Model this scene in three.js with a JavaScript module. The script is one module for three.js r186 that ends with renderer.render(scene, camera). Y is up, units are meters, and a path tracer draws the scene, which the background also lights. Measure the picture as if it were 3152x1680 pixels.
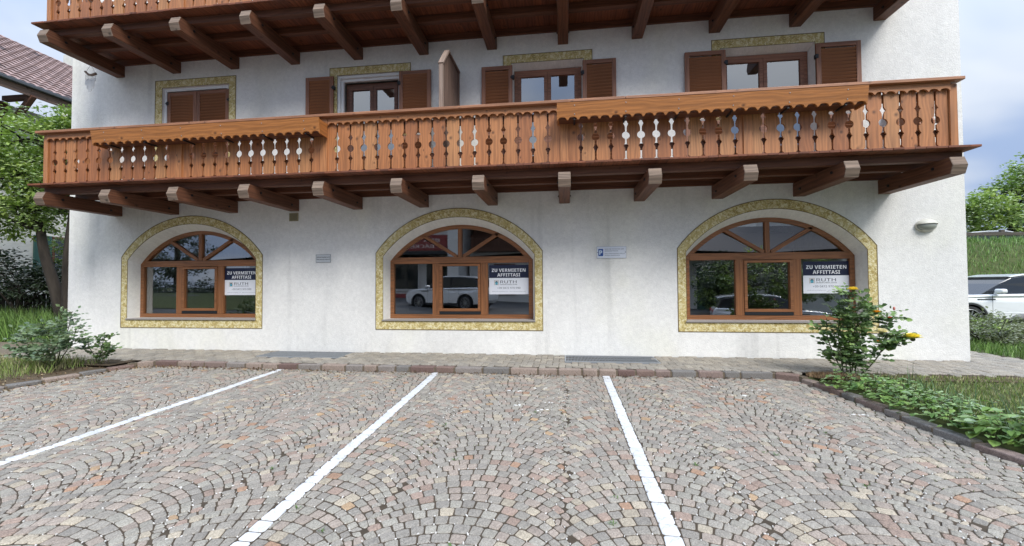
import * as THREE from 'three';
import { RoundedBoxGeometry } from 'three/addons/geometries/RoundedBoxGeometry.js';
import { mergeGeometries } from 'three/addons/utils/BufferGeometryUtils.js';

// ---------- camera, sky, sun, exposure ----------
const scene = new THREE.Scene();
const camera = new THREE.PerspectiveCamera(65.76, 3152 / 1680, 0.05, 900);
camera.position.set(0, 1.2495, 7.5);
camera.quaternion.setFromRotationMatrix(new THREE.Matrix4().makeBasis(
  new THREE.Vector3(0.99229574, -0.00611265, -0.12374086),
  new THREE.Vector3(0.00918626, 0.9996629, 0.02428376),
  new THREE.Vector3(0.1235507, -0.02523339, 0.99201739)));
camera.updateMatrixWorld();

const renderer = new THREE.WebGLRenderer({ antialias: true });
renderer.toneMapping = THREE.LinearToneMapping;
renderer.toneMappingExposure = 2.1;
renderer.shadowMap.enabled = true;

// value noise
function hash2(x, y, s) {
  let h = Math.imul(x | 0, 374761393) + Math.imul(y | 0, 668265263) + Math.imul(s | 0, 1442695041);
  h = Math.imul(h ^ (h >>> 13), 1274126177); h ^= h >>> 16;
  return (h >>> 0) / 4294967296;
}
function vnoise(x, y, px, py, s) {
  const xi = Math.floor(x), yi = Math.floor(y), fx = x - xi, fy = y - yi;
  const u = fx * fx * (3 - 2 * fx), v = fy * fy * (3 - 2 * fy);
  const w = (a, p) => (p ? ((a % p) + p) % p : a);
  const a = hash2(w(xi, px), w(yi, py), s), b = hash2(w(xi + 1, px), w(yi, py), s);
  const c = hash2(w(xi, px), w(yi + 1, py), s), d = hash2(w(xi + 1, px), w(yi + 1, py), s);
  return a + (b - a) * u + (c - a) * v + (a - b - c + d) * u * v;
}
function fbm(x, y, px, py, oct, s) {
  let t = 0, a = 0.5, n = 0;
  for (let o = 0; o < oct; o++) { t += a * vnoise(x, y, px, py, s + o); n += a; a *= 0.5; x *= 2; y *= 2; px *= 2; py *= 2; }
  return t / n;
}
function rng(a) { return () => { a |= 0; a = a + 0x6D2B79F5 | 0; let t = Math.imul(a ^ a >>> 15, 1 | a); t = t + Math.imul(t ^ t >>> 7, 61 | t) ^ t; return ((t ^ t >>> 14) >>> 0) / 4294967296; }; }
const sstep = (a, b, x) => { const t = Math.min(1, Math.max(0, (x - a) / (b - a))); return t * t * (3 - 2 * t); };
const lerp = (a, b, t) => a + (b - a) * t;

const SKY_LUM = 1.0;
// a bright, broken overcast sky
const sky = (() => {
  const W = 1024, H = 512, d = new Float32Array(W * H * 4);
  for (let j = 0; j < H; j++) for (let i = 0; i < W; i++) {
    const el = ((j + 0.5) / H - 0.5) * Math.PI, az = ((i + 0.5) / W - 0.5) * 2 * Math.PI;
    const y = Math.sin(el), cy = Math.cos(el), x = Math.cos(az) * cy, z = Math.sin(az) * cy;
    const k = 1 / (Math.max(y, 0) + 0.22);
    const cx = x * k * 1.4 + 7, cz = z * k * 1.4 + 3;
    const warp = fbm(cx * 0.8, cz * 0.8, 0, 0, 4, 11) * 1.6;
    const n = fbm(cx + warp, cz * 1.3 - warp, 0, 0, 6, 3);
    const c = sstep(0.36, 0.78, n), thick = sstep(0.5, 0.8, fbm(cx * 0.6 + 20, cz * 0.6, 0, 0, 4, 29));
    const up = Math.max(0, y), lum = SKY_LUM * (0.345 + 0.11 * up + 1.12 * up * up * up);
    const blue = [0.46, 0.63, 0.98], white = [1.08 - 0.34 * thick, 1.15 - 0.3 * thick, 1.24 - 0.2 * thick];
    const o = (j * W + i) * 4;
    for (let q = 0; q < 3; q++) d[o + q] = lerp(blue[q], white[q], 0.08 + 0.8 * c) * lum;
    d[o + 3] = 1;
  }
  const t = new THREE.DataTexture(d, W, H, THREE.RGBAFormat, THREE.FloatType);
  t.mapping = THREE.EquirectangularReflectionMapping; t.magFilter = THREE.LinearFilter; t.minFilter = THREE.LinearFilter; t.needsUpdate = true;
  return t;
})();
scene.background = sky; scene.environment = sky;
const sun = new THREE.DirectionalLight(new THREE.Color(1, 0.965, 0.91), 1.5);
sun.position.set(7, 17, 14); sun.target.position.set(-2, 1, 1);
sun.castShadow = true; sun.shadow.radius = 44; sun.shadow.mapSize.set(2048, 2048);
Object.assign(sun.shadow.camera, { left: -30, right: 30, top: 30, bottom: -30, near: 0.5, far: 90 });
scene.add(sun, sun.target);

// ---------- helpers ----------
const V = (x, y, z) => new THREE.Vector3(x, y, z);
const names = new Map();
function numbered(n) { const k = names.get(n) || 0; names.set(n, k + 1); return k ? `${n}_${String(k).padStart(3, '0')}` : n; }
function tag(o, label, category, group) { o.userData.label = label; o.userData.category = category; if (group) o.userData.group = group; return o; }
function thing(name, label, category, pos = [0, 0, 0], turn = 0, group) {
  const o = new THREE.Group(); o.name = numbered(name); o.position.set(...pos); o.rotation.y = turn; scene.add(o);
  return tag(o, label, category, group);
}
function part(name, geo, mat, parent) { const m = new THREE.Mesh(geo, mat); m.name = name; parent.add(m); return m; }
function sub(name, parent) { const g = new THREE.Group(); g.name = name; parent.add(g); return g; }
function struct(name, geo, mat) {
  const o = geo ? new THREE.Mesh(geo, mat) : new THREE.Group(); o.name = numbered(name); o.userData.kind = 'structure'; scene.add(o); return o;
}
const lin = (r, g, b) => new THREE.Color().setRGB(r, g, b);

// collects triangles with normals, uv (metres) and colours
class GB {
  constructor(color) { this.p = []; this.n = []; this.u = []; this.c = color ? [] : null; this.i = []; }
  v(p, n, u, v, c) { this.p.push(p[0], p[1], p[2]); this.n.push(n[0], n[1], n[2]); this.u.push(u, v); if (this.c) this.c.push(c[0], c[1], c[2]); return this.p.length / 3 - 1; }
  t(a, b, c) { this.i.push(a, b, c); }
  quad(a, b, c, d, col, s = 1) {
    const e1 = [b[0] - a[0], b[1] - a[1], b[2] - a[2]], e2 = [d[0] - a[0], d[1] - a[1], d[2] - a[2]];
    const n = [e1[1] * e2[2] - e1[2] * e2[1], e1[2] * e2[0] - e1[0] * e2[2], e1[0] * e2[1] - e1[1] * e2[0]], l = Math.hypot(...n) || 1;
    n[0] /= l; n[1] /= l; n[2] /= l;
    const w = Math.hypot(...e1) * s, h = Math.hypot(...e2) * s;
    const q = [this.v(a, n, 0, 0, col), this.v(b, n, w, 0, col), this.v(c, n, w, h, col), this.v(d, n, 0, h, col)];
    this.t(q[0], q[1], q[2]); this.t(q[0], q[2], q[3]);
  }
  geo() {
    const g = new THREE.BufferGeometry();
    g.setAttribute('position', new THREE.Float32BufferAttribute(this.p, 3));
    g.setAttribute('normal', new THREE.Float32BufferAttribute(this.n, 3));
    g.setAttribute('uv', new THREE.Float32BufferAttribute(this.u, 2));
    if (this.c) g.setAttribute('color', new THREE.Float32BufferAttribute(this.c, 3));
    g.setIndex(this.i); return g;
  }
}
let uvSeed = rng(5);
// uv in metres from position; u runs along the grain axis
function uvm(g, grain = 0, jitter = true) {
  const P = g.attributes.position, N = g.attributes.normal, uv = new Float32Array(P.count * 2);
  const ou = jitter ? uvSeed() * 3 : 0, ov = jitter ? uvSeed() * 3 : 0;
  for (let k = 0; k < P.count; k++) {
    const p = [P.getX(k), P.getY(k), P.getZ(k)], n = [Math.abs(N.getX(k)), Math.abs(N.getY(k)), Math.abs(N.getZ(k))];
    let ax = n[0] > n[1] && n[0] > n[2] ? 0 : n[1] > n[2] ? 1 : 2;
    let a, b;
    if (ax === grain) { a = (grain + 1) % 3; b = (grain + 2) % 3; } else { a = grain; b = 3 - grain - ax; }
    uv[2 * k] = p[a] + ou; uv[2 * k + 1] = p[b] + ov;
  }
  g.setAttribute('uv', new THREE.BufferAttribute(uv, 2)); return g;
}
// box between corners; grain axis; softened edges
function bx(x0, x1, y0, y1, z0, z1, grain, r = 0.004) {
  const w = x1 - x0, h = y1 - y0, d = z1 - z0, rr = Math.min(r, w * 0.3, h * 0.3, d * 0.3);
  const g = rr > 0 ? new RoundedBoxGeometry(w, h, d, 1, rr) : new THREE.BoxGeometry(w, h, d);
  g.translate((x0 + x1) / 2, (y0 + y1) / 2, (z0 + z1) / 2);
  if (grain === undefined) grain = w >= h && w >= d ? 0 : h >= d ? 1 : 2;
  return uvm(clean(g), grain);
}
function clean(g) { g = g.index ? g : g; for (const k of Object.keys(g.attributes)) if (!['position', 'normal', 'uv'].includes(k)) g.deleteAttribute(k); return g; }
function merge(list) { return mergeGeometries(list.map((g) => (g.index ? g.toNonIndexed() : g)), false); }
function ext(shape, depth, opt = {}) {
  const g = new THREE.ExtrudeGeometry(shape, { depth, bevelEnabled: false, curveSegments: 16, ...opt });
  return clean(g);
}
function poly(pts) { const s = new THREE.Shape(); pts.forEach((p, i) => (i ? s.lineTo(p[0], p[1]) : s.moveTo(p[0], p[1]))); s.closePath(); return s; }
function tube(pts, r0, r1, seg = 8, rad = 6) {
  const c = new THREE.CatmullRomCurve3(pts), fr = c.computeFrenetFrames(seg, false), g = new GB();
  for (let i = 0; i <= seg; i++) {
    const p = c.getPointAt(i / seg), r = lerp(r0, r1, i / seg);
    for (let j = 0; j <= rad; j++) {
      const a = j / rad * Math.PI * 2, n = fr.normals[i].clone().multiplyScalar(Math.cos(a)).addScaledVector(fr.binormals[i], Math.sin(a));
      g.v([p.x + n.x * r, p.y + n.y * r, p.z + n.z * r], [n.x, n.y, n.z], j / rad * 0.3, i / seg);
    }
  }
  for (let i = 0; i < seg; i++) for (let j = 0; j < rad; j++) { const a = i * (rad + 1) + j, b = a + rad + 1; g.t(a, a + 1, b); g.t(b, a + 1, b + 1); }
  return g.geo();
}
function ball(r, x, y, z, sx = 1, sy = 1, sz = 1, a = 12, b = 8) { return clean(new THREE.SphereGeometry(r, a, b).scale(sx, sy, sz).translate(x, y, z)); }

// ---------- textures ----------
function tex(w, h, f, srgb, rx = 1, ry = 1) {
  const d = new Uint8Array(w * h * 4);
  for (let j = 0; j < h; j++) for (let i = 0; i < w; i++) {
    const c = f((i + 0.5) / w, (j + 0.5) / h, i, j), o = (j * w + i) * 4;
    if (typeof c === 'number') d[o] = d[o + 1] = d[o + 2] = Math.max(0, Math.min(255, c * 255)); else for (let q = 0; q < 3; q++) d[o + q] = Math.max(0, Math.min(255, c[q] * 255));
    d[o + 3] = 255;
  }
  const t = new THREE.DataTexture(d, w, h); t.wrapS = t.wrapT = THREE.RepeatWrapping; t.magFilter = THREE.LinearFilter; t.minFilter = THREE.LinearMipmapLinearFilter; t.generateMipmaps = true;
  if (srgb) t.colorSpace = THREE.SRGBColorSpace;
  t.repeat.set(rx, ry); t.needsUpdate = true; return t;
}
function grainField(seed, knots) {
  const r = rng(seed), K = []; for (let k = 0; k < knots; k++) K.push([r(), r(), 0.008 + r() * 0.012]);
  return (u, v) => {
    let w = fbm(u * 3, v * 6, 3, 6, 3, seed) * 0.9, dark = 0;
    for (const [ku, kv, kr] of K) {
      let du = Math.abs(u - ku); du = Math.min(du, 1 - du); let dv = Math.abs(v - kv); dv = Math.min(dv, 1 - dv);
      const q = Math.hypot(du * 1.1, dv * 0.42) / kr; w += 0.28 * Math.exp(-q * q * 0.28); dark += Math.exp(-q * q * 1.3);
    }
    const ring = 0.5 + 0.5 * Math.sin((v * 11 + w * 2.4) * 6.283), fine = fbm(u * 7, v * 150, 7, 150, 3, seed + 9), mid = fbm(u * 2, v * 14, 2, 14, 3, seed + 3);
    return [ring, fine, mid, Math.min(1, dark)];
  };
}
function woodTex(seed, contrast, knots) {
  const f = grainField(seed, knots);
  return tex(768, 512, (u, v) => {
    const [ring, fine, mid, dk] = f(u, v), t = 1 - contrast * (0.34 * (1 - ring) + 0.5 * (1 - fine) + 0.55 * (1 - mid)) ;
    const k = t * (1 - 0.55 * dk);
    return [Math.min(1, k * 1.12), k * 1.06, k * 0.98].map((x) => Math.pow(Math.max(0, x), 0.6));
  }, true, 1 / 1.7, 1 / 0.62);
}
const woodA = woodTex(41, 0.42, 6), woodB = woodTex(77, 0.5, 4), woodC = woodTex(123, 0.45, 0);
const woodBump = tex(512, 512, (u, v) => { const q = fbm(u * 6, v * 120, 6, 120, 3, 60); return q; }, false, 1 / 1.7, 1 / 0.62);
function wood(r, g, b, map, rough = 0.62, bump = 0.0012) { return new THREE.MeshStandardMaterial({ color: lin(r, g, b), map, roughness: rough, bumpMap: woodBump, bumpScale: bump }); }
const M = {
  board: [wood(0.53, 0.225, 0.09, woodA, 0.46), wood(0.57, 0.255, 0.105, woodA, 0.46), wood(0.45, 0.182, 0.075, woodA, 0.46), wood(0.58, 0.285, 0.125, woodA, 0.5)],
  rail: wood(0.46, 0.22, 0.12, woodA, 0.5), box: [wood(0.53, 0.22, 0.065, woodA, 0.42), wood(0.5, 0.2, 0.06, woodA, 0.42)],
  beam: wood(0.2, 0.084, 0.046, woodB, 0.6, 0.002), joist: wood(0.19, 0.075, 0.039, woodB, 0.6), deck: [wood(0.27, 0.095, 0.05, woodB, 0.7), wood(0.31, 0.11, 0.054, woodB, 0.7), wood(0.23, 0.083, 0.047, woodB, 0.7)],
  beamEnd: wood(0.32, 0.25, 0.205, woodB, 0.85, 0.002), greyWood: wood(0.27, 0.185, 0.155, woodB, 0.85, 0.002), greyWoodEdge: wood(0.42, 0.33, 0.29, woodB, 0.85, 0.002),
  shutter: wood(0.37, 0.175, 0.11, woodC, 0.55), slat: wood(0.4, 0.17, 0.078, woodC, 0.55), frame: wood(0.38, 0.165, 0.068, woodC, 0.45), frameDark: wood(0.22, 0.1, 0.065, woodC, 0.5),
  oldWood: wood(0.16, 0.075, 0.05, woodB, 0.85), fenceWood: wood(0.13, 0.12, 0.105, woodB, 0.9), darkFence: wood(0.035, 0.033, 0.03, woodB, 0.9),
  black: new THREE.MeshStandardMaterial({ color: lin(0.012, 0.013, 0.016), roughness: 0.5 }), rubber: new THREE.MeshStandardMaterial({ color: lin(0.018, 0.018, 0.02), roughness: 0.8 }),
  white: new THREE.MeshStandardMaterial({ color: lin(0.78, 0.78, 0.77), roughness: 0.55 }),
  glass: new THREE.MeshPhysicalMaterial({ color: lin(0.82, 0.9, 0.88), transmission: 1, thickness: 0, roughness: 0.012, ior: 3.3 }),
  room: new THREE.MeshStandardMaterial({ color: lin(0.16, 0.165, 0.155), roughness: 0.9, side: THREE.DoubleSide }),
  roomFloor: new THREE.MeshStandardMaterial({ color: lin(0.1, 0.075, 0.055), roughness: 0.6 }),
  steel: new THREE.MeshStandardMaterial({ color: lin(0.32, 0.34, 0.36), metalness: 0.35, roughness: 0.62 }),
};
// ---------- the chalet ----------
const XL = -10.143, XR = 6.31, TOP = 8.6, DEPTH = 9;
const chalet = thing('chalet_building', 'white rendered chalet with two carved wooden balconies and three arched windows', 'building');

const plasterMap = tex(2048, 1024, (u, v) => {
  const X = u * 16.45, Y = v * 8.6;
  const a = fbm(X * 0.55, Y * 0.5, 0, 0, 4, 200), b = fbm(X * 2.6, Y * 1.1, 0, 0, 3, 210), drip = fbm(X * 5.5, Y * 0.28, 0, 0, 4, 220), g = hash2(u * 2048, v * 1024, 9), g2 = fbm(X * 22, Y * 22, 0, 0, 2, 230);
  let k = 0.96 - 0.04 * sstep(0.45, 0.75, a) - 0.02 * sstep(0.4, 0.8, b) - 0.05 * sstep(0.58, 0.8, drip) * sstep(0.35, 0.6, fbm(X * 0.9 + 9, Y * 0.7, 0, 0, 3, 270)) - 0.05 * (g - 0.5) - 0.06 * (g2 - 0.5);
  const w = sstep(0.5, 0.8, fbm(X * 1.1 + 40, Y * 0.8, 0, 0, 4, 260));
  return [k, k * 0.997, k * (0.985 - 0.022 * w)].map((x) => Math.pow(x, 0.92));
}, true);
const plasterBump = tex(512, 512, (u, v, i, j) => 0.5 * fbm(u * 60, v * 60, 60, 60, 3, 300) + 0.5 * Math.pow(vnoise(u * 110, v * 110, 110, 110, 310), 2), false, 16.45 / 0.85, 8.6 / 0.85);
const plaster = new THREE.MeshStandardMaterial({ color: lin(0.93, 0.925, 0.91), map: plasterMap, bumpMap: plasterBump, bumpScale: 0.0042, roughness: 0.95 });
const wallUV = (g) => { const P = g.attributes.position, N = g.attributes.normal, uv = new Float32Array(P.count * 2); for (let k = 0; k < P.count; k++) { const side = Math.abs(N.getX(k)) > 0.7; uv[2 * k] = ((side ? P.getZ(k) + 9 : P.getX(k)) - XL) / 16.45; uv[2 * k + 1] = P.getY(k) / 8.6; } g.setAttribute('uv', new THREE.BufferAttribute(uv, 2)); return g; };

function archPts(cx, hw, y0, ys, yt, n = 28, flat = 0) {   // counter-clockwise outline: straight sides, circular segment on top
  const rise = yt - ys, R = (hw * hw + rise * rise) / (2 * rise), cy = yt - R, a0 = Math.asin(hw / R), pts = [[cx - hw, y0], [cx + hw, y0]];
  for (let i = 0; i <= n; i++) { const a = a0 - 2 * a0 * i / n; pts.push([cx + R * Math.sin(a), cy + R * Math.cos(a)]); }
  return pts;
}
const rectPts = (x0, x1, y0, y1) => [[x0, y0], [x1, y0], [x1, y1], [x0, y1]];
const ARCH = [-7.343, -1.94, 3.465];
const doors = [
  { o: [-8.18, -6.4], i: [-8.022, -6.548], kind: 'closed' },
  { o: [-4.42, -2.822], i: [-4.27, -2.972], kind: 'white', sh: [[-4.883, -4.322], [-3.02, -2.412]], top: 5.207 },
  { o: [-1.069, 0.515], i: [-0.92, 0.365], kind: 'brown', sh: [[-1.462, -0.898], [0.346, 0.923]], top: 5.176 },
  { o: [2.535, 4.306], i: [2.671, 4.163], kind: 'brown', sh: [[2.072, 2.737], [4.151, 4.825]], top: 5.184 }];
const DSILL = 3.12;
// front and back skins of the facade wall with openings, joined by reveals
{
  const mk = (holes) => { const s = poly(rectPts(XL, XR, -0.3, TOP)); for (const h of holes) { const p = new THREE.Path(); h.forEach((q, i) => (i ? p.lineTo(q[0], q[1]) : p.moveTo(q[0], q[1]))); p.closePath(); s.holes.push(p); } return s; };
  const front = [...ARCH.map((c) => archPts(c, 1.408, 0.585, 1.768, 2.468)), ...doors.map((d) => rectPts(d.i[0], d.i[1], DSILL, 5.235))];
  const back = [...ARCH.map((c) => archPts(c, 1.365, 0.6, 1.69, 2.362)), ...doors.map((d) => (d.kind === 'brown' ? rectPts(d.i[0] + 0.03, d.i[1] - 0.03, DSILL, 5.17) : rectPts(d.i[0], d.i[1], DSILL, 5.235)))];
  const depth = [0.22, 0.22, 0.22, 0.16, 0.16, 0.16, 0.16];
  const gf = new THREE.ShapeGeometry(mk(front)), gb = new THREE.ShapeGeometry(mk(back)); gb.translate(0, 0, -0.34);
  part('wall', wallUV(merge([gf, gb])), plaster, chalet);
  for (const x of [XL + 0.15, XR - 0.15]) part('side_wall', wallUV(clean(new THREE.BoxGeometry(0.3, TOP + 0.3, DEPTH - 0.02).translate(x, TOP / 2 - 0.15, -DEPTH / 2 - 0.01))), plaster, chalet);
  part('back_wall', wallUV(clean(new THREE.BoxGeometry(XR - XL, TOP + 0.3, 0.3).translate((XL + XR) / 2, TOP / 2 - 0.15, -DEPTH - 0.17))), plaster, chalet);
  front.forEach((a, k) => {
    const b = back[k], g = new GB(), d = -depth[k];
    const n = a.length, c = [a.reduce((s, p) => s + p[0], 0) / n, a.reduce((s, p) => s + p[1], 0) / n];
    for (let i = 0; i < n; i++) {
      const j = (i + 1) % n, p = a[i], q = a[j], r = b[i], s = b[j];
      g.quad([p[0], p[1], 0], [r[0], r[1], d], [s[0], s[1], d], [q[0], q[1], 0]);
      g.quad([r[0], r[1], d], [r[0], r[1], -0.34], [s[0], s[1], -0.34], [s[0], s[1], d]);
    }
    part('window_reveal', wallUV(g.geo()), plaster, chalet);
  });
  // floors, ceilings and the roof slab behind the facade
  const slab = (y0, y1) => bx(XL + 0.3, XR - 0.3, y0, y1, -DEPTH, -0.34, 0, 0);
  part('floor_slab', slab(-0.2, 0.02), M.roomFloor, chalet); part('floor_slab', slab(2.75, 3.05), M.room, chalet); part('floor_slab', slab(5.6, 5.9), M.room, chalet);
  part('roof_slab', bx(XL - 0.4, XR + 0.4, TOP, TOP + 0.25, -DEPTH - 0.5, 0.5, 0, 0), M.oldWood, chalet);
  for (const y of [0.02, 3.05]) { part('room_wall', bx(XL + 0.3, XR - 0.3, y, y + 2.55, -4.6, -4.5, 0, 0), M.room, chalet); }
  for (const x of [-4.7, 0.9]) part('room_wall', bx(x, x + 0.12, 0.02, 2.57, -4.5, -0.36, 0, 0), M.room, chalet);
}

// painted ochre borders round the openings
const goldMap = tex(1024, 1024, (u, v) => {
  const wx = fbm(u * 14, v * 14, 14, 14, 3, 400) - 0.5, wy = fbm(u * 14, v * 14, 14, 14, 3, 410) - 0.5;
  const a = fbm((u + wx * 0.16) * 30, (v + wy * 0.16) * 30, 30, 30, 3, 420), b = 1 - Math.abs(2 * fbm((u - wy * 0.14) * 26, (v + wx * 0.14) * 26, 26, 26, 2, 430) - 1);
  const pale = sstep(0.82, 0.97, b) * 0.9 + sstep(0.6, 0.72, a) * 0.55, dark = sstep(0.47, 0.3, a);
  const base = [0.83, 0.765, 0.54], p = [0.95, 0.925, 0.8], d = [0.68, 0.6, 0.37];
  return [0, 1, 2].map((q) => { let c = lerp(base[q], d[q], dark * 0.8); c = lerp(c, p[q], Math.min(1, pale)); return c * (0.94 + 0.12 * hash2(u * 1024, v * 1024, 3)); });
}, true, 1 / 1.05, 1 / 1.05);
const gold = new THREE.MeshStandardMaterial({ color: lin(0.92, 0.9, 0.84), map: goldMap, roughness: 0.9, bumpMap: plasterBump.clone(), bumpScale: 0.004 });
gold.bumpMap.repeat.set(1 / 1.3, 1 / 1.3); gold.bumpMap.needsUpdate = true;
const goldLine = new THREE.MeshStandardMaterial({ color: lin(0.17, 0.12, 0.045), roughness: 0.9 });
function flat(outer, inner, z, t) { const s = poly(outer); if (inner) { const p = new THREE.Path(); inner.forEach((q, i) => (i ? p.lineTo(q[0], q[1]) : p.moveTo(q[0], q[1]))); p.closePath(); s.holes.push(p); } const g = uvm(ext(s, t), 0, false); g.translate(0, 0, z); return g; }
for (const c of ARCH) {
  const b = part('painted_border', flat(archPts(c, 1.548, 0.42, 1.833, 2.628), archPts(c, 1.41, 0.57, 1.769, 2.47), 0.0005, 0.004), gold, chalet);
  part('border_line', flat(archPts(c, 1.556, 0.412, 1.837, 2.637), archPts(c, 1.545, 0.423, 1.831, 2.625), 0.001, 0.006), goldLine, b);
  part('border_line', flat(archPts(c, 1.416, 0.568, 1.772, 2.477), archPts(c, 1.409, 0.572, 1.7688, 2.469), 0.001, 0.006), goldLine, b);
}
for (const d of doors) {
  const U = (a, b, t, c, e, f) => [[a, DSILL], [c, DSILL], [c, f], [e, f], [e, DSILL], [b, DSILL], [b, t], [a, t]];
  const b = part('painted_border', flat(U(d.o[0], d.o[1], 5.385, d.i[0] - 0.001, d.i[1] + 0.001, 5.237), null, 0.0005, 0.004), gold, chalet);
  part('border_line', flat(U(d.o[0] - 0.008, d.o[1] + 0.008, 5.393, d.o[0] + 0.003, d.o[1] - 0.003, 5.382), null, 0.001, 0.006), goldLine, b);
  part('border_line', flat(U(d.i[0] - 0.007, d.i[1] + 0.007, 5.243, d.i[0], d.i[1], 5.236), null, 0.001, 0.006), goldLine, b);
}

// arched timber windows
function ring(o, i, z0, z1) { const s = poly(o), p = new THREE.Path(); i.forEach((q, k) => (k ? p.lineTo(q[0], q[1]) : p.moveTo(q[0], q[1]))); p.closePath(); s.holes.push(p); const g = ext(s, z1 - z0 - 0.006, { bevelEnabled: true, bevelThickness: 0.003, bevelSize: 0.003, bevelOffset: -0.003, bevelSegments: 1 }); g.translate(0, 0, z0 + 0.003); return uvm(g, 0); }
const sillMat = new THREE.MeshStandardMaterial({ color: lin(0.3, 0.275, 0.255), roughness: 0.8 });
function paneGeo(shape, z) { const g = new THREE.ShapeGeometry(shape, 8); g.translate(0, 0, z); return g; }
ARCH.forEach((c0) => {
  const w = sub('arched_window', chalet), c = c0 - 0.004, f0 = -0.29, f1 = -0.222;
  part('frame', ring(archPts(c, 1.363, 0.603, 1.692, 2.36), archPts(c, 1.29, 0.68, 1.662, 2.287), f0, f1), M.frame, w);
  part('transom', bx(c - 1.289, c + 1.289, 1.637, 1.758, f0 + 0.004, f1 + 0.004, 0), M.frame, w);
  for (const s of [-1, 1]) part('mullion', bx(c + s * 0.462 - 0.067, c + s * 0.462 + 0.067, 0.681, 1.636, f0 + 0.003, f1 + 0.003, 1), M.frame, w);
  part('glazing_bar', bx(c - 0.038, c + 0.038, 1.759, 2.286, f0 + 0.006, f1 + 0.002, 1), M.frame, w);
  for (const s of [-1, 1]) {
    const a = V(s * 0.06, 1.765, 0), b = V(s * 0.742, 2.19, 0), L = a.distanceTo(b), g = bx(-L / 2, L / 2, -0.032, 0.032, f0 + 0.007, f1, 0);
    g.rotateZ(Math.atan2(b.y - a.y, b.x - a.x)); g.translate(c + (a.x + b.x) / 2, (a.y + b.y) / 2, 0); part('glazing_bar', g, M.frame, w);
  }
  part('sash', ring(rectPts(c - 0.392, c + 0.392, 0.74, 1.628), rectPts(c - 0.343, c + 0.343, 0.79, 1.585), f0 + 0.012, f1 + 0.018), M.frame, w);
  part('weather_bar', bx(c - 0.392, c + 0.392, 0.684, 0.737, f0 + 0.01, f1 + 0.01, 0), M.black, w);
  const pz = -0.262;
  part('pane', paneGeo(poly(rectPts(c - 1.285, c - 0.532, 0.685, 1.634)), pz), M.glass, w);
  part('pane', paneGeo(poly(rectPts(c + 0.532, c + 1.285, 0.685, 1.634)), pz), M.glass, w);
  part('pane', paneGeo(poly(rectPts(c - 0.34, c + 0.34, 0.793, 1.582)), pz + 0.012), M.glass, w);
  // four lights of the fan
  const R = (1.29 * 1.29 + 0.6 * 0.6) / 1.2, cy = 2.29 - R, arc = (x) => cy + Math.sqrt(R * R - x * x);
  const arcPts = (xa, xb) => { const o = []; for (let k = 0; k <= 12; k++) { const x = lerp(xa, xb, k / 12); o.push([c + x, arc(x) - 0.004]); } return o; };
  for (const s of [-1, 1]) {
    part('pane', paneGeo(poly([[c + s * 0.04, 1.765], [c + s * 0.06, 1.78], ...arcPts(s * 0.7, s * 0.04)]), pz), M.glass, w);
    part('pane', paneGeo(poly([[c + s * 0.09, 1.762], ...arcPts(s * 1.17, s * 0.735)]), pz), M.glass, w);
  }
  part('sill', bx(c - 1.425, c + 1.425, 0.574, 0.598, -0.24, 0.028, 0, 0.005), sillMat, w);
});

// balcony doors and louvred shutters
function shutter(x0, x1, y0, y1, z, hingeRight) {
  const s = sub('shutter', chalet), st = 0.072, zb = z, zt = z + 0.036;
  part('stile', bx(x0, x0 + st, y0, y1, zb, zt, 1), M.shutter, s); part('stile', bx(x1 - st, x1, y0, y1, zb, zt, 1), M.shutter, s);
  for (const [a, b] of [[y0, y0 + 0.08], [y1 - st, y1], [(y0 + y1) / 2 - 0.25, (y0 + y1) / 2 - 0.18]]) part('rail', bx(x0 + st, x1 - st, a, b, zb + 0.001, zt - 0.001, 0), M.shutter, s);
  const pitch = 0.058, g0 = bx(x0 + st - 0.004, x1 - st + 0.004, -0.031, 0.031, -0.005, 0.005, 0, 0.002); g0.rotateX(0.6);
  for (let y = y0 + 0.11; y < y1 - st - 0.015; y += pitch) { if (y > (y0 + y1) / 2 - 0.28 && y < (y0 + y1) / 2 - 0.15) continue; const m = part('slat', g0, M.slat, s); m.position.set(0, y, zb + 0.017); }
  const hx = hingeRight ? x1 : x0;
  for (const y of [y1 - 0.22, y0 + 0.3]) part('hinge', merge([bx(hx - 0.02, hx + 0.03, y - 0.035, y + 0.035, zb - 0.01, zt + 0.012, 1, 0.006), bx(hx - 0.035, hx + 0.012, y - 0.012, y + 0.012, zt - 0.004, zt + 0.016, 0, 0.004)]), M.black, s);
}
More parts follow.
